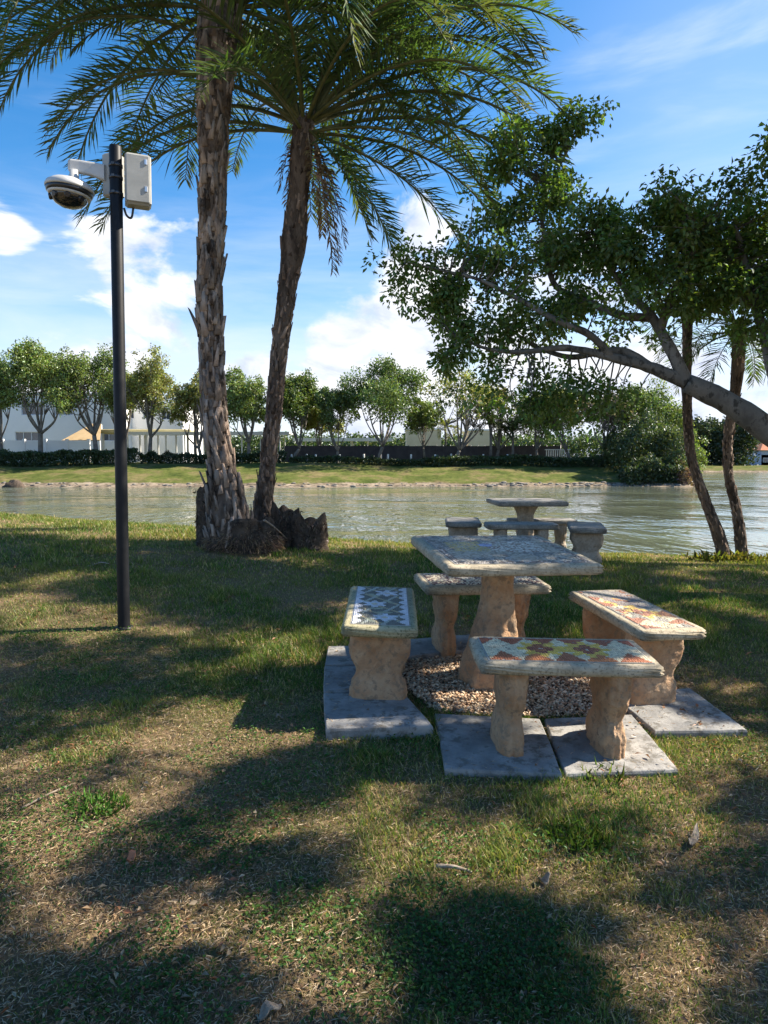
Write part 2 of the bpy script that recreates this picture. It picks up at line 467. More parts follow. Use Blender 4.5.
# sun patches on the ground (crown gaps are shaped to fall over these), as ground ellipses
def lit_patch(px, py, rx, ry):
    c = hit(px, py)[:2]; b = hit(px, py+3)[:2]
    return c, rx*c[1]/F, min(abs(b[1]-c[1])/3*ry, 1.0)
LIT = [lit_patch(*q) for q in (
    (300, 640, 85, 14), (350, 612, 40, 14), (75, 618, 62, 11), (255, 668, 40, 10),
    (120, 742, 110, 24), (205, 720, 40, 12), (90, 800, 45, 14), (30, 850, 70, 20), (345, 835, 75, 34), (250, 890, 75, 30), (180, 925, 80, 22), (60, 905, 50, 14), (300, 960, 60, 18), (330, 1000, 60, 16),
    (625, 745, 60, 26), (700, 712, 48, 18), (640, 795, 130, 24), (740, 770, 60, 26), (560, 835, 80, 30), (480, 850, 50, 22), (650, 870, 45, 22), (735, 955, 60, 40), (640, 960, 60, 36), (690, 1010, 60, 22), (420, 800, 25, 10),
    (500, 690, 30, 16), (590, 700, 22, 16), (540, 737, 16, 6), (440, 690, 14, 8), (720, 600, 40, 6), (735, 560, 50, 6), (640, 553, 35, 4), (360, 578, 40, 8))]
def in_lit(x, y, grow=1.0, m=0.0):
    o = np.zeros(np.shape(x), bool)
    wx = x+.16*(fbm(x, y, 2.5, 41, 3)-.5); wy = y+.16*(fbm(x, y, 2.5, 47, 3)-.5)
    for c, a, b in LIT: o |= ((wx-c[0])/(a*grow+m))**2+((wy-c[1])/(b*grow+m))**2 < 1
    return o
def ground_of(p):
    """where the shadow of points p lands on the lawn"""
    p = np.asarray(p); x, y, z = p[:, 0].copy(), p[:, 1].copy(), p[:, 2]
    t = z/SD[2]
    for _ in range(4):
        gx, gy = x-SD[0]*t, y-SD[1]*t
        t = (z-G(gx, gy))/SD[2]
    return x-SD[0]*t, y-SD[1]*t

def green_mask(x, y):
    a = fbm(x, y, .75, 5, 4); b = fbm(x, y, 3.2, 8, 3)
    g = a*.6+b*.4
    g = g + .13*np.clip((y-3.6)/2.6, -.75, .8)
    return np.clip((g-.425)/.20, 0, 1)
def scatter(n, y0, y1, marg=2.3, r=rng, shrink=.955, on=0.0):
    y = y0+(y1-y0)*r.random(n); x = (r.random(n)*2-1)*(.58*y+marg)
    k = np.ones(n, bool)
    for _, q, _z in PAV:
        c = np.mean(q, 0); k &= ~(inpoly(x, y, [c+(np.array(p)-c)*shrink for p in q]) & (r.random(n) > on))
    k &= ~(inpoly(x, y, GRAVEL) & (r.random(n) > .02+on*2))
    return x[k], y[k]
def top_z(x, y):
    z = G(x, y).copy()
    for _, q, dz in PAV:
        c = np.mean(q, 0); i = inpoly(x, y, [c+(np.array(p)-c)*.985 for p in q]); z[i] = TY*y[i]+TX*x[i]-.082+dz
    return z
def make_grass():
    Vs, Fs, Cs = [], [], []; base = 0
    for n, y0, y1, h, w in ((175000, 1.25, 2.4, .030, .0030), (250000, 2.4, 4.2, .031, .0036), (220000, 4.2, 6.6, .034, .0048), (170000, 6.6, 11.5, .040, .007)):
        x, y = scatter(n, y0, y1)
        g = green_mask(x, y)
        k = rng.random(len(x)) < .40+.60*g
        x, y, g = x[k], y[k], g[k]; n = len(x)
        tuft = np.clip((fbm(x, y, 6, 11, 2)-.55)*6, 0, 1)*g
        hh = h*(.45+.8*rng.random(n))*(.65+.5*g)*(1+.9*tuft)
        az = rng.random(n)*2*math.pi; lean = .35+.75*rng.random(n)
        d1 = np.stack([np.cos(az)*lean*.55, np.sin(az)*lean*.55, np.ones(n)], 1); d1 = unit(d1)
        d2 = unit(np.stack([np.cos(az)*lean*1.5, np.sin(az)*lean*1.5, np.ones(n)], 1))
        a2 = az+math.pi/2+rng.normal(size=n)*.6
        s = np.stack([np.cos(a2), np.sin(a2), np.zeros(n)], 1)*(w*(.6+.7*rng.random(n)))[:, None]*.5
        p0 = np.stack([x, y, G(x, y)-.004], 1); p1 = p0+d1*(hh*.55)[:, None]; p2 = p1+d2*(hh*.55)[:, None]
        V = np.stack([p0-s, p0+s, p1-s*.8, p1+s*.8, p2], 1).reshape(-1, 3)
        i = base+np.arange(n)*5
        Fs.append(np.stack([i, i+1, i+3], 1)); Fs.append(np.stack([i, i+3, i+2], 1)); Fs.append(np.stack([i+2, i+3, i+4], 1))
        base += 5*n
        dry = (rng.random(n) < .52-.30*g)[:, None]
        yel = np.clip(fbm(x, y, 1.7, 21, 3)*1.6-.4, 0, 1)[:, None]
        col = np.where(dry, vary((.42, .33, .17), n, .25, .06), vary((.095, .175, .034), n, .28, .10)*(1-yel)+vary((.20, .225, .055), n, .25, .08)*yel)
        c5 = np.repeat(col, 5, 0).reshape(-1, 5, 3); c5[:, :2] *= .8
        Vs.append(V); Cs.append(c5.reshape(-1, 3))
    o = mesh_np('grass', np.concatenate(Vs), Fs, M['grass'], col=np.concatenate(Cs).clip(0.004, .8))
    tag(o, 'short patchy green lawn grass growing around the tables', 'grass', kind='stuff')
make_grass()
def make_litter():
    # dry straw lying in the lawn + small broken leaves
    Vs, Fs, Cs = [], [], []; b = 0
    for n, y0, y1 in ((115000, 1.25, 2.6), (105000, 2.6, 4.6), (50000, 4.6, 8)):
        x, y = scatter(n, y0, y1, on=.10); g = green_mask(x, y)
        k = rng.random(len(x)) < .95-.75*g; x, y = x[k], y[k]; n = len(x)
        az = rng.random(n)*math.pi*2
        d = np.stack([np.cos(az), np.sin(az), .28*rng.normal(size=n)], 1)
        nr = unit(np.stack([.4*rng.normal(size=n), .4*rng.normal(size=n), np.ones(n)], 1))
        p = np.stack([x, y, top_z(x, y)+.004+.010*rng.random(n)], 1)
        pal = np.array([(.48, .36, .22), (.38, .265, .155), (.52, .42, .28), (.25, .165, .10)])[rng.integers(0, 4, n)]
        L = .012+.026*rng.random(n); W = .0016+.0020*rng.random(n)
        V, Fc = leaf_arrays(p, d, nr, L, W)
        Vs.append(V); Fs.append(Fc+b); b += len(V); Cs.append(np.repeat(pal*(.6+.7*rng.random((n, 1))), 4, 0))
    for n, y0, y1, s in ((6000, 1.25, 2.8, .55), (5500, 2.8, 4.8, .62), (2600, 4.8, 8.3, .85)):
        x, y = scatter(n, y0, y1, on=.35); k = rng.random(len(x)) < (1.0-.6*green_mask(x, y))*np.clip((fbm(x, y, 1.4, 33, 3)-.40)*5, .12, 1); x, y = x[k], y[k]; n = len(x)
        az = rng.random(n)*math.pi*2
        d = np.stack([np.cos(az), np.sin(az), .3*rng.normal(size=n)], 1)
        nr = unit(np.stack([.55*rng.normal(size=n), .55*rng.normal(size=n), np.ones(n)], 1))
        p = np.stack([x, y, top_z(x, y)+.008+.014*rng.random(n)], 1)
        pal = np.array([(.34, .17, .085), (.40, .27, .15), (.42, .32, .20), (.27, .12, .06), (.22, .14, .085)])[rng.integers(0, 5, n)]
        V, Fc = leaf_arrays(p, d, nr, s*(.02+.042*rng.random(n)), s*(.011+.02*rng.random(n)), .3, .2)
        Vs.append(V); Fs.append(Fc+b); b += len(V); Cs.append(np.repeat(pal*(.6+.6*rng.random((n, 1))), 4, 0))
    o = mesh_np('leaf_litter', np.concatenate(Vs), Fs, M['litter'], col=np.concatenate(Cs))
    tag(o, 'dry brown straw and small broken leaves strewn through the lawn', 'leaf litter', kind='stuff')
make_litter()
def make_weeds():
    x, y = [], []
    for n, y0, y1 in ((38000, 1.25, 2.8), (34000, 2.8, 5.0)):
        a, b = scatter(n, y0, y1); k = fbm(a, b, 2.3, 51, 4) > .555; x.append(a[k]); y.append(b[k])
    x = np.concatenate(x); y = np.concatenate(y); n = len(x)
    p = np.stack([x, y, G(x, y)+.004+.022*rng.random(n)], 1)
    o = leaf_obj('weeds', p, unit(np.stack([rng.normal(size=n), rng.normal(size=n), .35+.3*rng.random(n)], 1)), unit(rand_dirs(n)*.45+np.array([0, 0, 1.])), .010+.013*rng.random(n), .007+.006*rng.random(n), vary((.075, .145, .036), n, .28, .1), M['grass'], curl=.2)
    tag(o, 'small broad leaved green weeds scattered through the near lawn', 'weeds', kind='stuff')
make_weeds()
def tuft(px, py, rad, n, h, base, name, label, cat, broad=False):
    c = hit(px, py); a = rng.random(n)*2*math.pi; r = rad*rng.random(n)**.6
    if broad: r = r*(.35+1.3*fbm(np.cos(a)*1.5+px, np.sin(a)*1.5, 1.3, 3, 3))
    p = np.stack([c[0]+r*np.cos(a), c[1]+r*np.sin(a)*.8, np.zeros(n)], 1); p[:, 2] = G(p[:, 0], p[:, 1])+(.008+.026*rng.random(n) if broad else -.003)
    d = unit(np.stack([np.cos(a)*.45+.55*rng.normal(size=n), np.sin(a)*.45+.55*rng.normal(size=n), (.5 if broad else 1.0)*np.ones(n)], 1))
    nr = unit(rand_dirs(n)*.5+np.array([0, 0, 1.])) if broad else unit(rand_dirs(n)+np.array([0, -.6, .2]))
    o = leaf_obj(name, p, d, nr, h*(.5+.7*rng.random(n)), (.010 if broad else .0032)*(.6+.7*rng.random(n)), vary(base, n, .25, .1), M['grass'], curl=.3)
    tag(o, label, cat)
tuft(97, 808, .12, 260, .052, (.09, .19, .04), 'grass_tuft', 'bright green grass tuft standing alone in the brown lawn', 'grass tuft')
tuft(578, 838, .13, 330, .06, (.10, .17, .035), 'grass_tuft', 'sunlit green grass tuft in the dry lawn before the front pavers', 'grass tuft')
tuft(604, 778, .09, 60, .075, (.14, .19, .05), 'grass_tuft', 'sparse long grass blades at the edge of the front pavers', 'grass tuft')
tuft(188, 850, .26, 800, .016, (.05, .10, .028), 'weed_patch', 'dark green broad leaved weeds left of a sunlit patch of bare lawn', 'weeds', True)
tuft(490, 965, .36, 2600, .016, (.045, .10, .028), 'weed_patch', 'large dark green clover like weed patch at the bottom edge', 'weeds', True)
tuft(130, 1000, .26, 700, .016, (.055, .11, .028), 'weed_patch', 'green weed patch at the bottom of the lawn nearest the corner', 'weeds', True)

# ------------------------------------------------------------------ lake and far bank
def water_material():
    m, n, out = nt('lake_water')
    p = N(n, 'ShaderNodeBsdfPrincipled', Roughness=.05, IOR=1.33)
    p.inputs['Base Color'].default_value = (.12, .135, .09, 1); p.inputs['Specular IOR Level'].default_value = .9
    v = coords(n, 'Object', (1.0, .34, 1))
    a = noise(n, 1.9, 3, .55, v, .6); b2 = noise(n, .45, 3, .6, v, .3)
    bm = N(n, 'ShaderNodeBump', Strength=1.0, Distance=.23); pt = ramp(n, noise(n, .055, 3, .5, coords(n, 'Object', (1.0, 1.8, 1)), .5), [(.40, (.22, .22, .22)), (.60, (1.25, 1.25, 1.25))])
    n.links.new(mixc(n, 1.0, mixc(n, .35, a, b2), pt, 'MULTIPLY'), bm.inputs['Height'])
    n.links.new(bm.outputs[0], p.inputs['Normal']); n.links.new(p.outputs[0], out.inputs[0]); return m
water = mesh_np('lake_water', np.array([(-700, 8.5, WATER), (900, 8.5, WATER), (900, 420, WATER), (-700, 420, WATER)]), [np.array([[0, 1, 2, 3]])], water_material())
water['kind'] = 'structure'
def shore(x):
    x = np.asarray(x, float)
    t = np.clip((x-28.5)/7, 0, 1); t = t*t*(3-2*t)
    return 65+1.2*np.sin(x*.11)+.8*np.sin(x*.31+1)+t*92+np.clip(x-36, 0, 400)*.03
def far_z(x, d):
    left = np.clip((36-x)/8, 0, 1); top = 2.18*left+1.35*(1-left)
    z = np.where(d < 0, d*.35, np.where(d < 2.2, d*.16, .35+(top-.35)*np.clip((d-2.2)/12.5, 0, 1)**.85))
    z = z + np.where(d > 0, (fbm(x, d, .5, 4, 3)-.5)*.22*np.clip(d/1.5, 0, 1), 0)
    return WATER+z
def far_ground(x, y): return float(far_z(np.array(x, float), np.array(y-float(shore(x)))))
def bank_material():
    m, n, out = nt('far_bank_grass')
    v = coords(n, 'Object')
    at = n.nodes.new('ShaderNodeVertexColor'); at.layer_name = 'col'
    sp = n.nodes.new('ShaderNodeSeparateColor'); n.links.new(at.outputs[0], sp.inputs[0])
    g = ramp(n, noise(n, .35, 8, .7, v), [(.33, (.06, .085, .022)), (.48, (.12, .14, .038)), (.60, (.20, .165, .08))])
    g = mixc(n, .75, g, ramp(n, noise(n, 1.6, 8, .85, v), [(.36, (.22, .24, .2)), (.62, (1.1, 1.1, 1))]), 'MULTIPLY')
    s = ramp(n, noise(n, 1.3, 8, .75, v), [(.36, (.06, .05, .036)), (.52, (.22, .175, .125)), (.68, (.40, .33, .25))])
    e = n.nodes.new('ShaderNodeMath'); e.operation = 'ADD'; n.links.new(sp.outputs[0], e.inputs[0])
    q = n.nodes.new('ShaderNodeMath'); q.operation = 'MULTIPLY_ADD'; n.links.new(noise(n, .8, 6, .7, v), q.inputs[0]); q.inputs[1].default_value = .9; q.inputs[2].default_value = -.45
    n.links.new(q.outputs[0], e.inputs[1])
    f = ramp(n, e.outputs[0], [(.45, (0, 0, 0)), (.58, (1, 1, 1))])
    p = N(n, 'ShaderNodeBsdfPrincipled', Roughness=1); p.inputs['Specular IOR Level'].default_value = .05
    n.links.new(mixc(n, f, g, s), p.inputs['Base Color']); n.links.new(p.outputs[0], out.inputs[0]); return m
bx = np.concatenate([np.linspace(-900, -80, 14), np.arange(-79, 27, .8), np.arange(27, 37, .25), np.arange(37.2, 110, 1.2), np.linspace(112, 1000, 14)])
bd = np.concatenate([[-6, -3, -1.5], np.arange(-.6, 17, .35), np.linspace(18, 60, 14), [100, 200, 500, 1200, 2500]])
X, D = np.meshgrid(bx, bd); Z = far_z(X, D); Yb = shore(X)+D
sand = np.clip(1.12-(D-.0)/3.3, 0, 1)
nx = len(bx); i, j = np.meshgrid(np.arange(nx-1), np.arange(len(bd)-1)); a = (j*nx+i).ravel()
bank = mesh_np('far_bank', np.stack([X, Yb, Z], -1).reshape(-1, 3), [np.stack([a, a+1, a+nx+1, a+nx], 1)], bank_material(), col=np.repeat(sand.reshape(-1, 1), 3, 1), smooth=True)
bank['kind'] = 'structure'

# ------------------------------------------------------------------ stone furniture
ex = unit(np.array([1, 0, TX])); en = unit(np.array([-TX, -TY, 1.])); ey = np.cross(en, ex)
def plane_matrix(X, Y, yaw, drop=0.0, flat=False):
    if flat:
        return Matrix.Translation((X, Y, float(G(X, Y))-drop)) @ Matrix.Rotation(yaw, 4, 'Z')
    o = ex*X+ey*Y-en*drop
    m = Matrix([(ex[k], ey[k], en[k], o[k]) for k in range(3)]+[(0, 0, 0, 1)])
    return m @ Matrix.Rotation(yaw, 4, 'Z')
def slab_bm(L, W, z0, z1, r=.022, seed=1):
    b = MB(); rg = random.Random(seed); h = z1-z0
    prof = [(0.022, 0), (.006, h*.12), (0, h*.32), (0, h*.62), (.004, h*.80), (.014, h*.95), (.026, h)]
    rings = []
    for ins, z in prof:
        ring = []
        pts = rrect(L/2-ins, W/2-ins, r)
        # subdivide long runs so the edge can wander a little
        out = []
        for i in range(len(pts)):
            p, q = pts[i], pts[(i+1) % len(pts)]; d = math.dist(p, q); k = max(1, int(d/.04))
            out += [(p[0]+(q[0]-p[0])*t/k, p[1]+(q[1]-p[1])*t/k) for t in range(k)]
        for x, y in out:
            w = .0035*(vnoise(x*1.0+seed, y, 14, seed)-.5)*2
            ring.append((x*(1+w/max(L, W)*2), y*(1+w/W*2), z0+z+.0022*(rg.random()-.5)))
        rings.append(ring)
    b.loft(rings, smooth=True); return b
def sculpt_bm(prof, seed=1, n=80, flute=0.0, nf=8, rough=.005, sq=3.2):
    """stacked rounded sections: prof = (z, half x, half y)"""
    b = MB(); rings = []
    zs = np.linspace(prof[0][0], prof[-1][0], 76)
    hx = np.interp(zs, [p[0] for p in prof], [p[1] for p in prof]); hy = np.interp(zs, [p[0] for p in prof], [p[2] for p in prof])
    for z, a, c in zip(zs, hx, hy):
        ring = []
        for j in range(n):
            t = 2*math.pi*j/n; ct, st = math.cos(t), math.sin(t)
            rr = (abs(ct)**sq+abs(st)**sq)**(-1/sq)
            w = 1+flute*math.cos(nf*t)
            k = rough*(float(fbm(math.cos(t)*2.2+seed*3+z*5, math.sin(t)*2.2+z*11, 1.7, seed, 3))-.5)*2+.0075*(float(fbm(t*13, z*95, 1, seed, 3))-.5)
            ring.append((a*rr*ct*w+k*ct, c*rr*st*w+k*st, z))
        rings.append(ring)
    b.loft(rings, smooth=True); return b
LEGS = lambda p, b: [(p[-1][0]-(p[-1][0]-z)*(p[-1][0]+b)/(p[-1][0]-p[0][0]), x, y) for z, x, y in p]
LEGP = [(-.03, .068, .156), (.0, .068, .157), (.04, .067, .157), (.075, .066, .155), (.105, .060, .147), (.125, .054, .132), (.15, .051, .122), (.175, .054, .128), (.205, .060, .148), (.235, .065, .163), (.27, .067, .168), (.33, .068, .166), (.372, .072, .162)]
def tiles(L, W, z, fn, cell=.0125, seed=1, lost=0.0):
    r = np.random.default_rng(seed)
    nx, ny = int(L/cell), int(W/cell)
    gx = np.linspace(-L/2, L/2, nx+1); gy = np.linspace(-W/2, W/2, ny+1)
    X, Y = np.meshgrid(gx, gy); j = cell*.26
    X[:, 1:-1] += r.uniform(-j, j, X[:, 1:-1].shape); Y[1:-1, :] += r.uniform(-j, j, Y[1:-1, :].shape)
    V, Fc, Cl = [], [], []; k = 0
    for b_ in range(ny):
        for a_ in range(nx):
            q = np.array([(X[b_, a_], Y[b_, a_]), (X[b_, a_+1], Y[b_, a_+1]), (X[b_+1, a_+1], Y[b_+1, a_+1]), (X[b_+1, a_], Y[b_+1, a_])])
            c = q.mean(0); col = fn(c[0]/L+.5, c[1]/W+.5, r)
            if col is None or r.random() < lost: continue
            q = c+(q-c)*.93; zz = z+r.uniform(.002, .003); tl = r.normal(size=2)*.012
            top = [(p[0], p[1], zz+(p[0]-c[0])*tl[0]+(p[1]-c[1])*tl[1]) for p in q]
            bot = [(p[0], p[1], z-.001) for p in q]
            V += top+bot
            Fc += [(k, k+1, k+2, k+3)]+[(k+4+i, k+4+(i+1) % 4, k+(i+1) % 4, k+i) for i in range(4)]
            col = np.array(col)*r.uniform(.86, 1.06); Cl += [col]*8; k += 8
    return np.array(V), np.array(Fc), np.array(Cl).clip(.01, .85)
WHITE, BLUEW, OLIVE, MAROON, ORANGE, YEL = (.80, .72, .53), (.72, .74, .80), (.15, .16, .135), (.32, .085, .045), (.56, .20, .065), (.85, .57, .10)
def pat_blue(u, v, r):
    # u runs along the bench, scalloped white edge, three flowers
    if v < .17 or v > .83:
        e = v if v < .5 else 1-v
        return BLUEW if e < .05+.12*abs(math.sin(u*math.pi*8)) else OLIVE
    for cu, cv in ((.16, .42), (.50, .62), (.82, .40)):
        x, y = (u-cu)*.80, (v-cv)*.30; d = math.hypot(x, y); a = math.atan2(y, x)
        if d < .018: return (.66, .58, .40)
        if d < .060+.016*math.cos(6*a): return BLUEW
        if abs(d-.10) < .014 and math.sin(3*a+cu*9) > .3: return (.40, .43, .30)
    if math.sin(u*23+v*17) > .80: return (.45, .48, .42)
    if math.sin(u*31-v*13+1) > .86: return (.50, .42, .25)
    return OLIVE
def pat_sun(u, v, r):
    # triangles along both edges, pale diamonds, two red-brown flowers in a yellow field
    t = (u*5) % 1; tri = .40*(1-abs(2*t-1)); t2 = (u*5+.5) % 1; tri2 = .33*(1-abs(2*t2-1))
    red = ORANGE if int(u*5) % 2 else (.46, .15, .06)
    for cu in (.36, .66):
        x, y = (u-cu)*.80, (v-.52)*.32; d = math.hypot(x, y); a = math.atan2(y, x)
        if d < .012: return (.62, .55, .42)
        if d < .042+.030*abs(math.cos(2*a)): return MAROON if r.random() < .75 else ORANGE
        if d < .100+.022*math.cos(8*a): return YEL
    if v < tri: return red
    if 1-v < tri2: return (.42, .12, .055)
    if .40 < u < .62 and .40 < v < .64: return YEL
    return (.84, .72, .48) if r.random() < .9 else (.55, .45, .30)
def pat_worn(u, v, r):
    c = pat_sun(u, v, r); m = float(fbm(u*7, v*3, 1, 6, 3))
    if m < .38: return (.36, .335, .29)
    if u > .45 and m < .52: return (.34, .29, .27)
    c = np.array(c)*.75+np.array((.46, .38, .29))*.25; return c
def pat_maroon(u, v, r):
    x, y = (u % .25-.125)*.8, (v-.5)*.3; d = math.hypot(x, y*.8)
    if d < .05: return WHITE if r.random() < .6 else (.35, .25, .22)
    return (.13, .06, .05) if r.random() < .62 else WHITE
def pat_table(u, v, r):
    m = float(fbm(u*6, v*6, 1, 12, 3)); e = min(u, v, 1-u, 1-v)
    if (u-.42)**2+(v-.62)**2 < .0035: return (.42, .46, .70)
    if .12 < u < .40 and .38 < v < .75 and r.random() < .6: return (.62, .48, .20)
    if .42 < u < .85 and .35 < v < .75:
        k = r.random()
        return (.80, .76, .68) if k < .42 else ((.28, .14, .10) if k < .56 else (.46, .41, .33))
    if e < .05: return (.50, .47, .43) if r.random() < .35 else (.20, .17, .15)
    if m > .57: return (.46, .44, .40) if r.random() < .4 else (.22, .21, .19)
    return (.50, .455, .37) if r.random() < .78 else (.30, .265, .21)
def bench(label, X, Y, yaw, pat, slabm, legm, group, L=.864, W=.405, flat=False, hs=1.0, seed=1, legx=.285, drop=0.0, lost=.02):
    root = empty('mosaic_bench', None, label, 'bench', group, mat=plane_matrix(X, Y, yaw, drop, flat))
    s = slab_bm(L, W, .366*hs, .366*hs+.062, seed=seed).build('seat_slab', slabm, root)
    if pat:
        g = MB(); g.box((0, 0, .366*hs+.0615), (L-.085, W-.085, .004)); go = g.build('grout_bed', M['grout'], s)
        V, Fc, Cl = tiles(L-.10, W-.10, .366*hs+.0635, pat, .0095 if pat is pat_blue else .0115, seed=seed, lost=lost)
        mesh_np('mosaic', V, [Fc], M['tile'], s, Cl)
    for k, sx in enumerate((-1, 1)):
        b = sculpt_bm(LEGS(LEGP, .03 if flat else .09), seed*5+k, rough=.010, flute=.016, nf=14)
        b.v = [(x+sx*L*legx, y, z) for x, y, z in b.v]
        b.build('leg', legm, root)
    return root
def stone_table(label, X, Y, yaw, slabm, legm, group, S=.903, H=.75, pat=None, prof=None, flat=False, seed=3, drop=0.0):
    root = empty('mosaic_table', None, label, 'table', group, mat=plane_matrix(X, Y, yaw, drop, flat))
    s = slab_bm(S, S, H-.062, H, seed=seed).build('tabletop', slabm, root)
    if pat:
        g = MB(); g.box((0, 0, H-.0005), (S-.10, S-.10, .004)); g.build('grout_bed', M['grout'], s)
        V, Fc, Cl = tiles(S-.12, S-.12, H+.0015, pat, seed=seed, lost=.05)
        mesh_np('mosaic', V, [Fc], M['tile'], s, Cl)
    sculpt_bm(LEGS(prof, .03 if flat else .09), seed, n=88, flute=.05, nf=8, rough=.012, sq=2.6).build('pedestal', legm, root)
    return root
PEDN = [(-.03, .20, .20), (.03, .20, .20), (.08, .185, .185), (.18, .155, .155), (.32, .118, .118), (.45, .097, .097), (.56, .088, .088), (.63, .092, .092), (.69, .102, .102)]
PEDF = [(-.03, .17, .17), (.05, .17, .17), (.10, .135, .135), (.2, .105, .105), (.40, .095, .095), (.52, .10, .10), (.60, .14, .14), (.65, .175, .175), (.69, .18, .18)]
g1 = 'mosaic seats and table of the near picnic set'
bench('stone bench with blue-white flower mosaic seat and mossy rim, on dark grey pavers', -.04, 4.079, -.007+math.pi/2, pat_blue, M['mosslab'], M['legstone'], g1, seed=2)
bench('stone bench with white and maroon mosaic seat behind the large pedestal table', .639, 4.784, .172, pat_maroon, M['concrete'], M['legstone'], g1, seed=4)
bench('stone bench with orange triangles and two flowers in its mosaic seat, nearest the viewer', .844, 3.389, .035, pat_sun, M['concrete'], M['legstone'], g1, seed=6)
bench('stone bench with worn faded orange mosaic seat, on one sunlit paver', 1.458, 4.181, .221+math.pi/2, pat_worn, M['concrete'], M['legstone'], g1, seed=8, lost=.08)
stone_table('square stone table with worn grey mosaic top between the four mosaic benches', .66, 4.245, .194, M['concrete'], M['legstone'], g1, pat=pat_table, prof=PEDN)
g2 = 'grey stone seats and table of the lakeside picnic set'
FT = P(526, 499, 8.4)
def fd(px, Y): return (px-384)/F*Y/1.0
stone_table('small looking weathered grey stone table at the lawn edge by the lake', fd(526, 8.85), 8.85, .05, M['greystone'], M['tanstone'], g2, prof=PEDF, flat=True, seed=9, S=.86, H=.70)
bench('weathered grey bench seen end on, left of the lakeside table', fd(464, 8.35), 8.45, -.08+math.pi/2, None, M['greystone'], M['tanstone'], g2, flat=True, seed=11, W=.42, L=.8)
bench('weathered grey bench crossing in front of the lakeside table pedestal', fd(523, 7.75), 7.85, -.03, None, M['greystone'], M['tanstone'], g2, L=.80, flat=True, seed=12)
bench('weathered grey bench on the water side of the lakeside table', fd(541, 9.1), 9.05, -.03, None, M['greystone'], M['tanstone'], g2, flat=True, seed=13, drop=-.03)
bench('weathered grey bench seen end on, right of the lakeside table', fd(595.5, 7.7), 8.02, -.22+math.pi/2, None, M['greystone'], M['tanstone'], g2, flat=True, seed=14)

# pavers
PLAB = {'front pair, west': 'large dark grey paver under the shaded leg of the nearest bench', 'front pair, east': 'large grey paver half in sun under the other leg of the nearest bench',
        'right': 'pale sunlit paver under the worn faded orange bench', 'left near': 'dark grey paver closest to the viewer beneath the blue-white flower bench',
        'left mid': 'dark grey paver in the middle of the row beneath the blue-white flower bench', 'left far': 'dark grey paver farthest in the row beneath the blue-white flower bench', 'back': 'half buried paver under the white and maroon bench'}
for k, q, dz in PAV:
    cx = sum(p[0] for p in q)/4; cy = sum(p[1] for p in q)/4
    b = MB(); rings = []
    pts = []
    for i in range(4):
        p, r_ = q[i], q[(i+1) % 4]; n_ = 22
        pts += [(p[0]+(r_[0]-p[0])*t/n_, p[1]+(r_[1]-p[1])*t/n_) for t in range(n_)]
    for sc_, z in ((.985, -.06), (1.0, dz-.014), (.988, dz-.003), (.972, dz)):
        ring = []
        for x, y in pts:
            w = 1+.05*(float(fbm(x, y, 7, 3, 3))-.5)
            ring.append(((x-cx)*sc_*w, (y-cy)*sc_*w, float(TY*y+TX*x)+z-float(TY*cy+TX*cx)))
        rings.append(ring)
    b.loft(rings, smooth=False)
    o = b.build('paver', M['paver']); o.location = (cx, cy, float(TY*cy+TX*cx)-.082); tag(o, PLAB[k], 'paver', 'grey concrete pavers under the benches')
# gravel bed of flat stone chips
def make_gravel():
    G_ = np.array(GRAVEL); lo, hi = G_.min(0), G_.max(0); n = 11000
    x = lo[0]+(hi[0]-lo[0])*rng.random(n); y = lo[1]+(hi[1]-lo[1])*rng.random(n)
    k = inpoly(x, y, GRAVEL)
    for _, q, _z in PAV: k &= ~inpoly(x, y, q)
    x, y = x[k], y[k]; n = len(x)
    oct_ = np.array([(1, 0, 0), (.3, .9, .1), (-.8, .5, 0), (-.7, -.6, .1), (.4, -.9, 0), (.1, .1, 1), (0, 0, -1)])
    fc = np.array([(0, 1, 5), (1, 2, 5), (2, 3, 5), (3, 4, 5), (4, 0, 5), (1, 0, 6), (2, 1, 6), (3, 2, 6), (4, 3, 6), (0, 4, 6)])
    s = .007+.011*rng.random(n)**2
    sh = oct_[None]*(1+.35*rng.normal(size=(n, 7, 3)))*np.stack([s, s*(.6+.3*rng.random(n)), s*.5], 1)[:, None, :]
    a = rng.random(n)*6.28; tl = rng.normal(size=n)*.4
    ca, sa = np.cos(a)[:, None], np.sin(a)[:, None]
    X_ = sh[..., 0]*ca-sh[..., 1]*sa; Y_ = sh[..., 0]*sa+sh[..., 1]*ca; Z_ = sh[..., 2]+X_*tl[:, None]
    c = np.stack([x, y, TY*y+TX*x-.074+.014*rng.random(n)], 1)
    V = (np.stack([X_, Y_, Z_], -1)+c[:, None]).reshape(-1, 3)
    Fc = (np.arange(n)[:, None, None]*7+fc[None]).reshape(-1, 3)
    pal = np.array([(.58, .41, .26), (.50, .31, .18), (.66, .54, .39), (.38, .25, .16), (.62, .48, .33)])[rng.integers(0, 5, n)]*(.6+.6*rng.random((n, 1)))
    o = mesh_np('gravel', V, [Fc], M['pebble'], col=np.repeat(pal, 7, 0)); tag(o, 'brown stone chips filling the bed beneath the mosaic table', 'gravel', kind='stuff')
    b = MB(); b.add([(p[0], p[1], TY*p[1]+TX*p[0]-.076) for p in GRAVEL], [list(range(len(GRAVEL)))])
    o = b.build('dirt', surf('bed_soil', (.06, .042, .03), (.20, .14, .09), 20, 1, .8, 70)); tag(o, 'dark soil of the gravel bed beneath the mosaic table', 'soil', kind='stuff')
make_gravel()

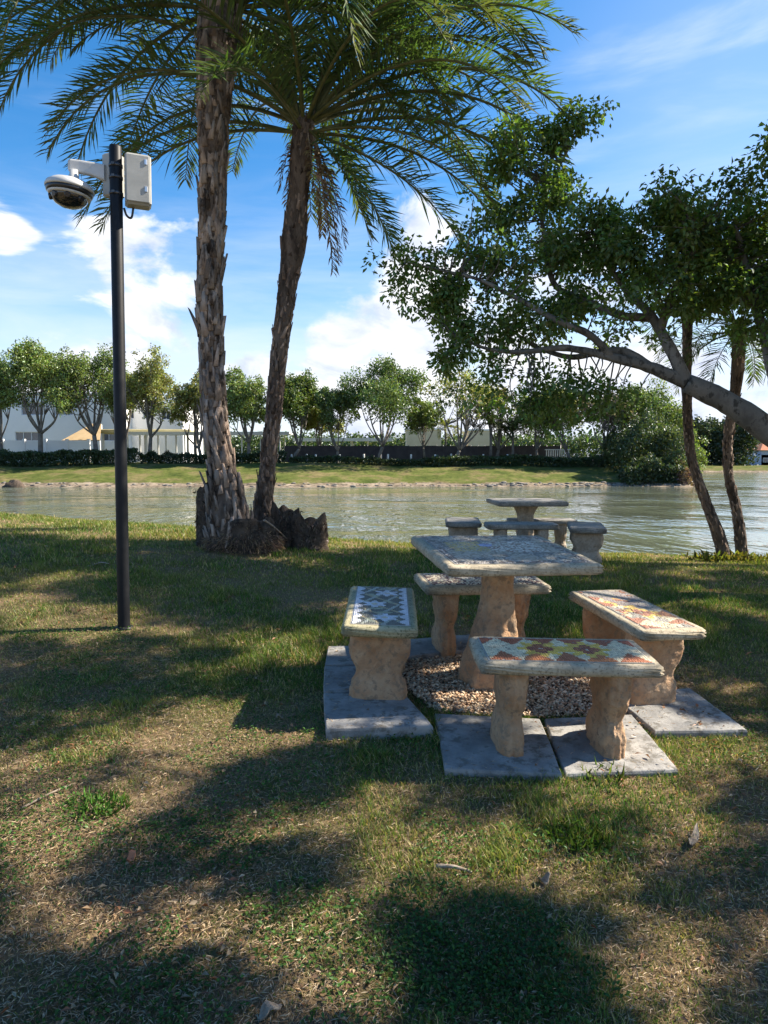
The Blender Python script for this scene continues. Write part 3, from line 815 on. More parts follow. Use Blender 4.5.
# ------------------------------------------------------------------ camera pole
pb = hit(124, 628)
pd = pb[1]
root = empty('camera_pole', tuple(pb), 'tall black steel pole carrying a white dome security camera and grey box', 'security camera pole')
root.rotation_euler = (0, R(.5), 0)
mpp = pd/F                        # metres per pixel at the pole
def zpx(py): return P(118, py, pd)[2]-pb[2]
Htop = zpx(146)
b = MB(); b.lathe([(.043, -.15), (.043, .002), (.042, .4), (.042, Htop-.012), (.038, Htop)], 28); b.build('pole', M['black'], root)
b = MB(); b.lathe([(.062, -.02), (.062, .012), (.0435, .014)], 24); b.build('base_collar', M['black'], root)
for py in (166, 178, 194):
    z = zpx(py); b = MB(); b.lathe([(.043, z-.010), (.0465, z-.009), (.0465, z+.009), (.043, z+.010)], 28)
    b.box((.0, -.052, z), (.022, .012, .016)); b.build('clamp_band', M['bandm'], root)
# mounting plate behind the pole, camera arm, enclosure
z0, z1 = zpx(194), zpx(150)
b = MB(); b.box((-.045, .075, (z0+z1)/2), (.115, .10, z1-z0), rz=R(-24), bev=.012); b.build('mounting_box', M['greybox'], root)
za = zpx(170)
b = MB()
rings = []
for t, hw, hh, dz in ((0, .03, .055, -.005), (.35, .026, .045, .012), (.7, .026, .042, .02), (.93, .028, .042, .02), (1.0, .024, .036, .018)):
    x = -.09-t*.225; y = .05-t*.06
    rings.append([(x, y+a*hw, za+dz+c*hh) for a, c in rrect(1, 1, .35, 3)])
b.loft(rings, smooth=False)
arm = b.build('camera_arm', M['whitepl'], root)
dc = Vector((-.312, -.012, zpx(183)))
b = MB(); b.lathe([(.030, za-.01-dc.z), (.030, .012), (.05, .006)], 20); b.v = [(x+dc.x+.03, y+dc.y, z+dc.z) for x, y, z in b.v]; b.build('neck', M['whitepl'], arm)
tilt = Matrix.Translation(dc) @ Matrix.Rotation(R(5), 4, 'Y')
b = MB(); b.lathe([(.02, .020), (.07, .016), (.115, .002), (.150, -.022), (.160, -.045), (.158, -.058), (.14, -.060)], 40, axis=tilt); h = b.build('dome_camera', M['whitepl'], root)
b = MB(); b.lathe([(.150, -.058), (.155, -.062), (.148, -.084), (.14, -.088)], 40, axis=tilt); b.build('sensor_ring', M['darkpl'], h)
b = MB(); b.lathe([(.137, -.086), (.141, -.090), (.132, -.102), (.12, -.104)], 40, axis=tilt); b.build('trim_ring', M['whitepl'], h)
b = MB(); b.lathe([(.120, -.100), (.121, -.106), (.112, -.130), (.085, -.156), (.045, -.172), (.0, -.177)], 40, axis=tilt); b.build('dome', M['dome'], h)
b = MB()
for k in range(4):
    a = R(200+k*45); b.lathe([(.0, -.02), (.022, -.018), (.022, .02), (.016, .024)], 14, axis=tilt @ Matrix.Translation((.105*math.cos(a), .105*math.sin(a), -.118)) @ Matrix.Rotation(a, 4, 'Z') @ Matrix.Rotation(R(105), 4, 'Y'))
b.build('lens', M['darkpl'], h)
bw = .172
b = MB(); b.box((.142, .03, zpx(180)), (bw, .12, zpx(154)-zpx(205)), rz=R(22), bev=.014); enc = b.build('enclosure', M['greybox'], root)
b = MB(); b.box((.142+.02, .03-.062, zpx(180)), (bw-.02, .012, zpx(156)-zpx(203)), rz=R(22), bev=.005); b.build('enclosure_door', M['greybox'], root)
for py in (163, 190):
    b = MB(); b.box((.212, -.014, zpx(py)), (.02, .018, .042), rz=R(22), bev=.004); b.build('latch', M['chrome'], enc)
b = MB(); b.tube(spline([(.10, .05, zpx(205)), (.085, .05, zpx(215)), (.06, .03, zpx(214)), (.045, .02, zpx(207))], 6), .008, 8); b.build('cable', M['darkpl'], root)

# ------------------------------------------------------------------ palms
def frond_obj(start, az, el, length, droop, leaflet=.42, n=58, parent=None, base=(.05, .085, .028), dead=False, seed=0, width=.021, roll=0.0, vee=.5, bare=.14):
    r = np.random.default_rng(seed)
    K = 26; t = np.linspace(0, 1, K); th = R(el)-R(droop)*t**1.35
    ds = length/(K-1)
    hx = np.concatenate([[0], np.cumsum(np.cos(th[:-1])*ds)]); hz = np.concatenate([[0], np.cumsum(np.sin(th[:-1])*ds)])
    sway = .10*length*t**2*r.normal()*.5
    a = R(az); ca, sa = math.cos(a), math.sin(a)
    pts = np.stack([start[0]+hx*ca-sway*sa, start[1]+hx*sa+sway*ca, start[2]+hz], 1)
    tan = unit(np.gradient(pts, axis=0))
    side = unit(np.cross(tan, np.array([0, 0, 1.])+0*tan)); nor = np.cross(side, tan)
    cr, sr = math.cos(roll), math.sin(roll)
    side, nor = side*cr+nor*sr, nor*cr-side*sr
    V, F3, F4, Cc, m3, m4 = [], [], [], [], [], []
    rad = (.021*(1-t)**.8+.004)*(length/2.8)
    rings = tube_rings(list(pts), list(rad), 5)
    V += [np.array(q) for q in rings]; nV = K*5
    i, j = np.meshgrid(np.arange(K-1), np.arange(5), indexing='ij'); i = i.ravel(); j = j.ravel()
    F4.append(np.stack([i*5+j, i*5+(j+1) % 5, (i+1)*5+(j+1) % 5, (i+1)*5+j], 1)); m4.append(np.ones(len(i), int))
    Cc.append(np.repeat(np.array([base]), nV, 0))
    for sgn in (-1, 1):
        u = np.linspace(bare, .995, n)+r.normal(size=n)*.004; u = u.clip(bare, 1)
        idx = u*(K-1); k0 = np.floor(idx).astype(int).clip(0, K-2); f = (idx-k0)[:, None]
        p = pts[k0]*(1-f)+pts[k0+1]*f; T = unit(tan[k0]*(1-f)+tan[k0+1]*f); S = side[k0]*sgn; Nn = nor[k0]
        prof = np.interp(u, [bare, .25, .5, .8, 1.0], [.45, .9, 1.0, .78, .42])
        L = leaflet*prof*(.85+.3*r.random(n))
        fw = np.interp(u, [0, .5, 1], [.55, .75, 1.5])[:, None]
        v = (vee+.28*r.normal(size=(n, 1)))
        d = unit(S+T*fw+Nn*v+.10*r.normal(size=(n, 3)))
        d2 = unit(d+np.array([0, 0, -1.])*(.14+.22*r.random((n, 1)))*(2.2 if dead else 1))
        m = p+d*(L*.55)[:, None]; tip = m+d2*(L*.48)[:, None]
        w = unit(np.cross(d, Nn+.35*r.normal(size=(n, 3))))*(width*.5*(.8+.4*r.random(n)))[:, None]
        b0 = p
        V.append(np.stack([b0-w*.35, b0+w*.35, m-w, m+w, tip], 1).reshape(-1, 3))
        q = nV+np.arange(n)*5; nV += 5*n
        F4.append(np.stack([q, q+1, q+3, q+2], 1)); m4.append(np.zeros(n, int))
        F3.append(np.stack([q+2, q+3, q+4], 1)); m3.append(np.zeros(n, int))
        c = vary(base, n, .18, .08, r); c[u > .9] = c[u > .9]*.6+np.array((.16, .13, .05))*.4
        if dead: c = vary((.22, .155, .09), n, .25, .08, r)
        Cc.append(np.repeat(c, 5, 0))
    o = mesh_np('frond' if not dead else 'dead_frond', np.concatenate(V), F4+F3, [M['palmleaf'] if not dead else M['litter'], M['rachis'] if not dead else M['wood']], parent, np.concatenate(Cc), np.concatenate(m4+m3))
    return o
def boots_mesh(path, rad, name, parent, mat, per_m=60, size=.12, seed=1, lift=.18, lo=0.0, hi=1.0):
    """old leaf bases in spirals up the trunk: thick wedges pointing up and out"""
    r = np.random.default_rng(seed); path = np.array(path); seg = np.linalg.norm(np.diff(path, axis=0), axis=1); s = np.concatenate([[0], np.cumsum(seg)])
    Lt = s[-1]; n = int(per_m*Lt*(hi-lo)); V, Fc = [], []
    for k in range(n):
        sp = (lo+(hi-lo)*(k+.5)/n)*Lt; ang = k*2.39996+r.normal()*.1
        p = np.array([np.interp(sp, s, path[:, i]) for i in range(3)]); q = np.array([np.interp(min(sp+.05, Lt), s, path[:, i]) for i in range(3)])
        t = unit(q-p+np.array([0, 0, 1e-4])); a = np.cross(t, [0, 1., 0]); a = unit(a); b = np.cross(t, a)
        out = a*math.cos(ang)+b*math.sin(ang); sd = np.cross(t, out); rr = float(np.interp(sp, s, rad))
        L = size*r.uniform(.55, 1.75); W = size*.5*r.uniform(.55, 1.3); th = size*.16*r.uniform(.5, 1.5)
        o0 = p+out*(rr*.9); tip = o0+t*L+out*L*lift*r.choice([.3, .7, 1.0, 1.3, 2.4], p=[.25, .3, .25, .13, .07])+sd*L*r.normal()*.16
        wt = W*r.uniform(.25, .6)
        vs = [o0-sd*W*.5, o0+sd*W*.5, o0+sd*W*.5*.9+out*th, o0-sd*W*.5*.9+out*th,
              tip-sd*wt*.5-out*th*.2, tip+sd*wt*.5-out*th*.2, tip+sd*wt*.4+out*th*.45+t*L*r.normal()*.06, tip-sd*wt*.4+out*th*.45+t*L*r.normal()*.06]
        i = len(V); V += vs; Fc += [(i, i+3, i+2, i+1), (i, i+1, i+5, i+4), (i+1, i+2, i+6, i+5), (i+2, i+3, i+7, i+6), (i+3, i, i+4, i+7), (i+4, i+5, i+6, i+7)]
    return mesh_np(name, np.array(V), [np.array(Fc)], mat, parent)
def trunk_mesh(path, rad, parent, mat, sides=26, rough=.10, seed=1, name='trunk'):
    b = MB(); rings = tube_rings(path, rad, sides); out = []
    for i, ring in enumerate(rings):
        c = np.mean(np.array(ring), 0)
        out.append([c+(np.array(p)-c)*(1+rough*(float(fbm(j*.55, i*.6, 1, seed, 3))-.5)*2) for j, p in enumerate(ring)])
    b.loft(out, smooth=True); return b.build(name, mat, parent)
def palm(label, pts, radii, fronds, group, boots=(60, .12, .2), mat='boot', seed=1, leaflet=.42, nleaf=58, width=.021, base=(.076, .122, .040), name='palm_tree'):
    pts = [np.array(p, float) for p in pts]; root_p = pts[0].copy(); root_p[2] = float(G(root_p[0], root_p[1]))
    root = empty(name, tuple(root_p), label, 'palm tree', group)
    if pts[0][2] > root_p[2]-.02:
        lo_ = pts[0]+(pts[0]-pts[1])*.3; lo_[2] = root_p[2]-.25; pts = [lo_]+pts; radii = [radii[0]*1.1]+list(radii)
    loc = [p-root_p for p in pts]; path = spline(loc, 9)
    rad = np.interp(np.linspace(0, 1, len(path)), np.linspace(0, 1, len(radii)), radii)
    trunk_mesh(path, list(rad), root, M['palmbark'], seed=seed)
    if boots: boots_mesh(path, np.interp(np.linspace(0, 1, len(path)), np.linspace(0, 1, len(radii)), radii), 'leaf_bases', root, M[mat], boots[0], boots[1], seed, boots[2])
    top = loc[-1]
    for k, f in enumerate(fronds):
        az, el, ln, dr = f[:4]; opt = f[4] if len(f) > 4 else {}
        a = R(az); st = top+np.array([math.cos(a)*rad[-1]*.8, math.sin(a)*rad[-1]*.8, opt.get('dz', 0.0)-.12*(el < 20)])
        frond_obj(st, az, el, ln, dr, opt.get('leaflet', leaflet), opt.get('n', nleaf), root, base=base, dead=opt.get('dead', False), seed=seed*100+k, width=width, roll=opt.get('roll', 0), vee=opt.get('vee', .5))
    return root, rad
gp = 'date palms rising from the dark root mass'
d1 = 7.75
p1 = [P(232, 545, d1), P(226, 500, d1), P(222, 472, d1), P(214, 410, d1), P(211, 347, d1), P(209, 285, d1), P(212, 222, d1), P(213, 160, d1), P(214, 100, d1), P(217, 60, d1), P(220, 25, d1+.05), P(222, -4, d1+.05)]
r1 = [q*d1/F for q in (25, 18, 11.5, 11, 10.5, 10.5, 11, 12, 15.5, 18.5, 20, 17)]
rr_ = random.Random(5)
fr1 = [(178, 42, 3.0, 78), (186, 20, 2.9, 82), (170, 60, 3.2, 95), (205, 55, 2.9, 85), (198, 5, 2.3, 60), (150, 35, 3.0, 80), (130, 10, 2.8, 70),
       (2, 48, 3.0, 92), (350, 30, 3.0, 88), (20, 20, 3.0, 80), (335, 8, 2.7, 72), (12, -8, 2.3, 50), (40, 40, 3.2, 85), (315, 35, 2.8, 85), (65, 15, 2.9, 80), (0, 5, 2.6, 70), (355, 62, 3.2, 100), (182, 30, 3.1, 70), (175, 10, 2.9, 60), (192, 48, 3.2, 82), (165, 25, 3.0, 75), (10, 30, 3.0, 75), (350, 18, 3.0, 75), (330, 45, 3.1, 85), (25, 55, 3.2, 95)]
for k in range(34): fr1.append((rr_.uniform(0, 360), rr_.uniform(-5, 80), rr_.uniform(2.7, 3.3), rr_.uniform(70, 100)))
palm('tall thick trunked palm with long shredded leaf bases, in front of its thinner neighbour', p1, r1, fr1, gp, (125, .16, .11), 'bootgrey', 1, nleaf=96, leaflet=.47, width=.021)
# loose dead spikes stuck out of the big trunk
d2 = 8.35
p2 = [P(266, 540, d2), P(264, 505, d2), P(267, 472, d2), P(274, 410, d2), P(280, 347, d2), P(288, 285, d2), P(294, 240, d2), P(298, 200, d2), P(301, 160, d2), P(304, 122, d2)]
r2 = [q*d2/F for q in (18, 9.5, 7.5, 7.5, 8, 9, 12.5, 9.5, 10.5, 10)]
fr2 = [(180, 35, 3.3, 105), (172, 18, 3.0, 95), (190, 50, 3.3, 110), (188, 2, 2.6, 72), (160, 28, 3.1, 95), (202, 25, 2.9, 90), (176, 62, 3.2, 110),
       (0, 68, 3.5, 128), (8, 55, 3.3, 112), (352, 30, 3.3, 88), (358, 15, 3.0, 80), (15, 5, 2.7, 70), (340, 45, 3.3, 95), (325, 20, 2.9, 80), (30, 30, 3.2, 88), (5, 76, 3.4, 132),
       (345, 2, 2.4, 68), (10, -15, 2.2, 48), (300, 30, 2.8, 85), (270, 40, 2.8, 90), (255, 10, 2.5, 70), (235, 35, 2.8, 88), (60, 50, 3, 90), (90, 30, 3, 85), (120, 45, 3, 90), (350, 20, 3.2, 82), (18, 52, 3.2, 108), (356, 66, 3.3, 122),
       (340, -72, 1.5, 15, {'dead': True, 'leaflet': .22, 'n': 40}), (10, -66, 1.3, 18, {'dead': True, 'leaflet': .2, 'n': 36}), (200, -68, .7, 15, {'dead': True, 'leaflet': .18, 'n': 24}), (350, -78, 1.6, 8, {'dead': True, 'leaflet': .24, 'n': 50}), (20, -80, 1.1, 8, {'dead': True, 'leaflet': .2, 'n': 40}), (165, -80, .8, 6, {'dead': True, 'leaflet': .16, 'n': 30}), (300, -75, .9, 8, {'dead': True, 'leaflet': .16, 'n': 30}),
       (310, -40, 1.6, 45, {'leaflet': .34}), (20, -35, 1.7, 40, {'leaflet': .36})]
for k in range(12): fr2.append((rr_.uniform(0, 360), rr_.uniform(20, 82), rr_.uniform(2.8, 3.3), rr_.uniform(75, 105)))
palm('thinner leaning palm with a full drooping crown, behind the thick trunked palm', p2, r2, fr2, gp, (110, .085, .13), 'boot', 2, nleaf=96, leaflet=.46, width=.021)

# root mass and stumps at the palm feet
def stump(name, px, py, Y, w, h, label, cat, seed, rx=1.0, top_noise=.25, mat='rootdark'):
    c = P(px, py, Y); gz = float(G(c[0], c[1])); n, m = 36, 16; V, Fc = [], []
    for i in range(m+1):
        t = i/m
        for j in range(n):
            a = 2*math.pi*j/n
            k = float(fbm(math.cos(a)*1.6+seed, math.sin(a)*1.6+t*2, 1.7, seed, 4))
            rr = w/2*(1.12-.18*t+.5*(k-.5)*1.3); hh = h*(1+top_noise*2*(float(vnoise(math.cos(a)*1.3+seed*2, math.sin(a)*1.3, 1.6, seed))-.5))
            V.append((rr*rx*math.cos(a), rr*.8*math.sin(a), -.1+t*(hh+.1)))
    for i in range(m):
        for j in range(n): Fc.append((i*n+j, i*n+(j+1) % n, (i+1)*n+(j+1) % n, (i+1)*n+j))
    V.append((0, 0, h*.72)); tri = [(m*n+j, m*n+(j+1) % n, len(V)-1) for j in range(n)]
    o = mesh_np(name, np.array(V), [np.array(Fc), np.array(tri)], M[mat], smooth=False); o.location = (c[0], c[1], gz); tag(o, label, cat)
    return o
s1 = stump('tree_stump', 214, 530, 7.85, .36, .66, 'dark rotten stump standing left of the thick palm foot', 'stump', 3)
s2 = stump('tree_stump', 285, 530, 8.1, .34, .46, 'dark rotten stump wedged beside the thinner palm foot', 'stump', 5)
s3 = stump('tree_stump', 309, 535, 8.0, .36, .36, 'low dark broken stump at the outer end of the root mass', 'stump', 8, 1.15)
s4 = stump('root_mass', 245, 545, 7.7, .62, .30, 'shaggy brown root mass between the two palm feet', 'root mass', 12, 1.1, .3)
# shaggy root fibres on the mass: a part of it
n = 2600; a = rng.random(n)*6.283; q = rng.random(n)**.5
pp = np.stack([.42*q*np.cos(a), .33*q*np.sin(a)-.06, .02+.33*rng.random(n)*(1-.6*q)], 1)
leaf_obj('root_fibres', pp, unit(np.stack([np.cos(a)*.8, np.sin(a)*.8-.3, rng.normal(size=n)*.6-.5], 1)), rand_dirs(n), .03+.07*rng.random(n), .004+.006*rng.random(n), vary((.22, .155, .10), n, .45, .08), M['litter'], s4)
for st, nn, hh in ((s1, 700, .62), (s3, 600, .34), (s2, 500, .42)):
    a = rng.random(nn)*6.283
    pp = np.stack([.185*np.cos(a), .15*np.sin(a), hh*rng.random(nn)], 1)
    leaf_obj('bark_flakes', pp, unit(np.stack([np.cos(a)*.25-np.sin(a)*.3*rng.normal(size=nn), np.sin(a)*.25+np.cos(a)*.3*rng.normal(size=nn), rng.normal(size=nn)*.9], 1)), unit(np.stack([np.cos(a), np.sin(a), .3*rng.normal(size=nn)], 1)), .02+.05*rng.random(nn), .008+.012*rng.random(nn), vary((.10, .072, .053), nn, .5, .08), M['litter'], st)
# leaf litter bed under the palms
def pale_stick(pts, rad, name, label, cat, mat='wood'):
    b = MB(); c = np.array(pts[0]); b.tube([np.array(p)-c for p in spline(pts, 6)], np.linspace(rad, rad*.55, (len(pts)-1)*6+1), 7)
    o = b.build(name, M[mat]); o.location = tuple(c); tag(o, label, cat); return o
a0, a1 = P(264, 520, 7.42), hit(294, 547)
pale_stick([a0, a0*.6+a1*.4+np.array([0, -.03, .03]), a1+np.array([0, 0, .015])], .012, 'stick', 'pale bare stick leaning on the root mass of the palms', 'stick')
h0 = hit(436, 866, .01); h1 = hit(472, 872, .012)
pale_stick([h0, (h0+h1)/2+np.array([0, 0, .008]), h1], .009, 'twig', 'short dark twig lying on sunlit lawn before the pavers', 'twig')
h0 = hit(22, 808, .01); h1 = hit(75, 783, .012)
pale_stick([h0, (h0+h1)/2+np.array([0, 0, .006]), h1], .005, 'twig', 'long thin pale twig lying on the lawn near the lone grass tuft', 'twig')
def bark_piece(px, py, L, W, rz, label, cat='bark piece', name='bark_piece', mat='wood', seed=1):
    c = hit(px, py); r = random.Random(seed); b = MB(); n = 9; top, bot = [], []
    prof = [.25, .6, .9, 1, .95, .85, .7, .4, .12]
    V = []
    for i in range(n):
        x = -L/2+L*i/(n-1)
        for s_ in (-1, 1):
            y = s_*W/2*prof[i]*r.uniform(.75, 1.1); z = .012+.012*abs(s_)+.012*math.sin(i*.8+seed)
            V.append((x, y, z))
        V.append((x, 0, .022+.012*math.sin(i*.8+seed)))
    up = [(x, y, z+.006) for x, y, z in V]; k = len(V); Fc = []
    for i in range(n-1):
        a_ = i*3; b_ = a_+3
        Fc += [(k+a_, k+a_+2, k+b_+2, k+b_), (k+a_+2, k+a_+1, k+b_+1, k+b_+2), (a_, b_, b_+2, a_+2), (a_+2, b_+2, b_+1, a_+1), (a_, k+a_, k+b_, b_), (a_+1, b_+1, k+b_+1, k+a_+1)]
    b.add(V+up, Fc); o = b.build(name, M[mat]); o.location = tuple(c+np.array([0, 0, -.004])); o.rotation_euler = (0, R(-4), rz); tag(o, label, cat); return o
bark_piece(694, 842, .16, .035, R(58), 'grey splinter of bark lying on the lawn beside the sunlit area', seed=1)
bark_piece(545, 884, .05, .035, R(20), 'small curled brown dead leaf on the dry lawn before the pavers', 'dead leaf', 'dead_leaf', 'wood', 2)
bark_piece(132, 862, .05, .03, R(80), 'upright rusty brown dead leaf in the dark weed patch', 'dead leaf', 'dead_leaf', 'redroof', 3)
bark_piece(99, 566, .19, .05, R(10), 'pale piece of palm bark lying on the lawn near the pole', seed=4)
bark_piece(271, 1016, .07, .035, R(40), 'pale dead leaf at the bottom edge of the lawn', 'dead leaf', 'dead_leaf', 'wood', 5)
bark_piece(280, 720, .04, .03, R(30), 'pale dead leaf on shaded lawn beside the left pavers', 'dead leaf', 'dead_leaf', 'wood', 6)

# two slender palms by the water on the right
gs = 'slender palms leaning at the water edge'
dA = 8.75
pA = [P(722, 547, dA), P(709, 510, dA), P(697, 477, dA), P(690, 448, dA), P(687, 399, dA), P(687, 350, dA), P(688, 300, dA), P(690, 262, dA)]
def slim_fronds(seed, n, ln):
    r_ = random.Random(seed); out = []
    for k in range(n): out.append((k*137.5 % 360+r_.uniform(-12, 12), r_.uniform(-10, 75), ln*r_.uniform(.8, 1.1), r_.uniform(70, 105)))
    return out
palm('slender curved palm trunk rising behind the ficus limb, crown hidden in ficus leaves', pA, [q*dA/F for q in (6.5, 5, 4.4, 4.4, 4.4, 4.4, 5, 5.5)], slim_fronds(3, 16, 1.2), gs, (95, .055, .10), 'boot', 3, .26, 44, .014, name='slender_palm')
dB = 8.8
pB = [P(741, 543, dB), P(736, 508, dB), P(729, 477, dB), P(728, 438, dB), P(734, 400, dB), P(738, 365, dB), P(739, 322, dB)]
palm('slender palm with hanging fronds, outermost at the water edge', pB, [q*dB/F for q in (5.5, 4.6, 4.2, 4.2, 4.8, 6, 6.5)],
     slim_fronds(4, 24, 1.15)+[(0, -30, .95, 40), (185, -20, .9, 45), (350, -55, .8, 20), (200, -50, .8, 25)], gs, (95, .055, .12), 'boot', 4, .26, 44, .013, name='slender_palm')
# low yellowish weeds at their feet
n = 420; cx = P(734, 543, 8.7); a = rng.random(n)*6.283; q = .42*rng.random(n)**.6
pp = np.stack([cx[0]+q*1.4*np.cos(a), cx[1]+q*.5*np.sin(a), np.zeros(n)], 1); pp[:, 2] = G(pp[:, 0], pp[:, 1])+.10*rng.random(n)*(1-q)
o = leaf_obj('weed_patch', pp, unit(rand_dirs(n)+np.array([0, 0, .7])), rand_dirs(n), .05+.06*rng.random(n), .02+.015*rng.random(n), vary((.16, .16, .035), n, .35, .12), M['grass'])
tag(o, 'yellowish green weeds growing round the slender palm feet', 'weeds')

# ------------------------------------------------------------------ the leaning ficus
def blob_points(blobs, density, r=rng):
    """cluster centres inside ellipsoid clumps given as (px, py, rx, ry, depth, depth radius, weight)"""
    out = []
    for px, py, rx, ry, Y, dr, w in blobs:
        c = P(px, py, Y); ax, az = rx*Y/F, ry*Y/F
        n = max(3, int(density*w*ax*az*12))
        m = max(2, n//9); sub = rand_dirs(m, r)*(r.random((m, 1))**.4)*np.array([ax, dr, az])
        out.append(c+sub[r.integers(0, m, n)]+r.normal(size=(n, 3))*np.array([.11, .13, .06]))
    return np.concatenate(out)
limbs = []
def limb(pts, r0, r1, n=8):
    q = spline(pts, n); k = len(q)
    return q, np.linspace(r0, r1, k)
fk = P(687, 383, 6.9)
base = np.array([4.75, 6.45, float(G(4.75, 6.45))-.05])
TR = [limb([base, base+np.array([-.15, .05, .5]), P(815, 468, 6.6), P(768, 430, 6.7), P(728, 403, 6.8), fk], .16, .092),
      limb([fk, P(662, 372, 6.95), P(640, 364, 7.0), P(611, 357, 7.05), P(585, 351, 7.1), P(560, 348, 7.2), P(520, 352, 7.3), P(485, 348, 7.4), P(455, 335, 7.5)], .068, .010),
      limb([P(655, 370, 6.95), P(625, 352, 7.1), P(600, 352, 7.2), P(570, 357, 7.4), P(535, 346, 7.5), P(505, 325, 7.6)], .05, .012),
      limb([fk, P(672, 352, 6.95), P(660, 330, 7.1), P(648, 312, 7.2), P(628, 292, 7.35), P(605, 262, 7.5), P(585, 235, 7.6)], .066, .016),
      limb([P(650, 318, 7.2), P(620, 315, 7.2), P(585, 300, 7.4), P(555, 285, 7.6), P(545, 245, 7.8), P(543, 205, 7.9), P(560, 165, 8.0), P(580, 128, 8.0)], .045, .010),
      limb([P(660, 330, 7.1), P(672, 295, 7.0), P(690, 262, 6.9), P(700, 225, 6.8)], .05, .015),
      limb([P(612, 357, 7.05), P(590, 335, 7.0), P(560, 322, 7.0), P(520, 300, 7.2), P(480, 280, 7.4), P(440, 270, 7.6), P(405, 262, 7.7)], .04, .008),
      limb([P(790, 445, 6.65), P(775, 380, 6.8), P(760, 320, 7.0), P(745, 262, 7.1), P(735, 225, 7.1)], .07, .02),
      limb([P(815, 468, 6.6), P(835, 380, 6.2), P(840, 300, 5.8), P(815, 220, 5.5)], .10, .03)]
BL = [ # px, py, rx, ry, depth, depth radius, weight
 (582, 122, 20, 17, 8.0, .3, 1.0), (556, 146, 26, 20, 8.0, .35, 1.0), (525, 150, 26, 22, 8.0, .35, .9), (560, 172, 24, 16, 8.0, .3, 1.0), (520, 182, 34, 22, 7.9, .4, .9), (572, 205, 24, 24, 7.8, .35, .9), (545, 222, 34, 22, 7.8, .4, 1.0),
 (500, 222, 34, 24, 7.8, .4, .8), (470, 250, 30, 20, 7.7, .4, .7), (436, 262, 22, 15, 7.7, .3, .9), (402, 255, 18, 9, 7.7, .2, .9), (405, 284, 18, 12, 7.7, .2, .9), (428, 296, 24, 20, 7.7, .3, 1.0), (415, 308, 16, 12, 7.6, .2, .8),
 (455, 290, 30, 24, 7.6, .4, .9), (490, 272, 36, 24, 7.6, .4, .8), (530, 262, 36, 22, 7.6, .4, .9), (572, 250, 34, 22, 7.6, .4, 1.1), (600, 235, 30, 22, 7.5, .4, 1.1), (470, 322, 34, 20, 7.5, .4, .8), (452, 352, 20, 18, 7.5, .3, .8), (510, 312, 36, 22, 7.4, .4, .8),
 (545, 300, 34, 24, 7.4, .4, .8), (590, 285, 40, 22, 7.4, .4, 1.0), (630, 262, 36, 26, 7.3, .5, 1.1), (640, 222, 34, 22, 7.2, .5, 1.1), (672, 205, 30, 18, 7.0, .5, 1.1), (705, 204, 28, 16, 6.9, .5, 1.0), (740, 205, 30, 20, 7.1, .5, 1.1), (765, 225, 30, 24, 7.1, .5, 1.1),
 (690, 235, 40, 24, 6.9, .5, 1.0), (735, 250, 36, 26, 7.1, .5, 1.1), (665, 275, 36, 24, 7.1, .5, 1.0), (715, 285, 38, 24, 7.1, .5, 1.0), (755, 290, 34, 24, 7.0, .5, 1.0), (625, 305, 32, 18, 7.2, .4, .8), (585, 322, 36, 16, 7.2, .4, .6), (545, 335, 34, 14, 7.3, .4, .6), (500, 345, 30, 16, 7.4, .4, .7),
 (475, 368, 28, 16, 7.5, .3, .7), (515, 378, 30, 14, 7.4, .3, .6), (555, 382, 30, 14, 7.3, .3, .6), (590, 380, 26, 12, 7.2, .3, .5), (540, 402, 24, 12, 7.4, .3, .6), (575, 408, 26, 12, 7.3, .3, .5), (620, 392, 30, 14, 7.2, .3, .5), (520, 400, 34, 12, 7.3, .3, .6), (462, 392, 22, 12, 7.4, .3, .6), (600, 402, 40, 14, 7.2, .3, .6), (560, 425, 30, 10, 7.3, .3, .4), (660, 240, 50, 30, 7.3, .5, 1.0), (725, 262, 50, 34, 7.4, .5, 1.0), (690, 312, 30, 18, 7.0, .4, .9), (740, 320, 36, 18, 7.0, .4, .8), (640, 335, 16, 10, 7.2, .3, .4),
 (800, 260, 40, 40, 6.6, .7, 1.0), (840, 220, 50, 40, 6.0, .8, 1.0), (870, 300, 50, 50, 6.2, .8, 1.0), (820, 340, 40, 30, 6.6, .6, .8)]
fic = empty('ficus_tree', tuple(base), 'large ficus with a long grey limb leaning in from the side over the lake edge', 'tree')
cen = blob_points(BL, 31)
sx_, sy_ = ground_of(cen)
cen = cen[~(in_lit(sx_, sy_, 1.0, .05) & (rng.random(len(cen)) < .9) & (sy_ < 6.0))]
tb = MB()
for q, rd in TR:
    rings = tube_rings([p-base for p in q], rd, 14); out = []
    for i, ring in enumerate(rings):
        c = np.mean(np.array(ring), 0)
        out.append([c+(np.array(p)-c)*(1+.16*(float(fbm(j*.7, i*.35, 1, 4, 3))-.5)*2) for j, p in enumerate(ring)])
    tb.loft(out, smooth=True)
tb.build('trunk', M['bark'], fic)
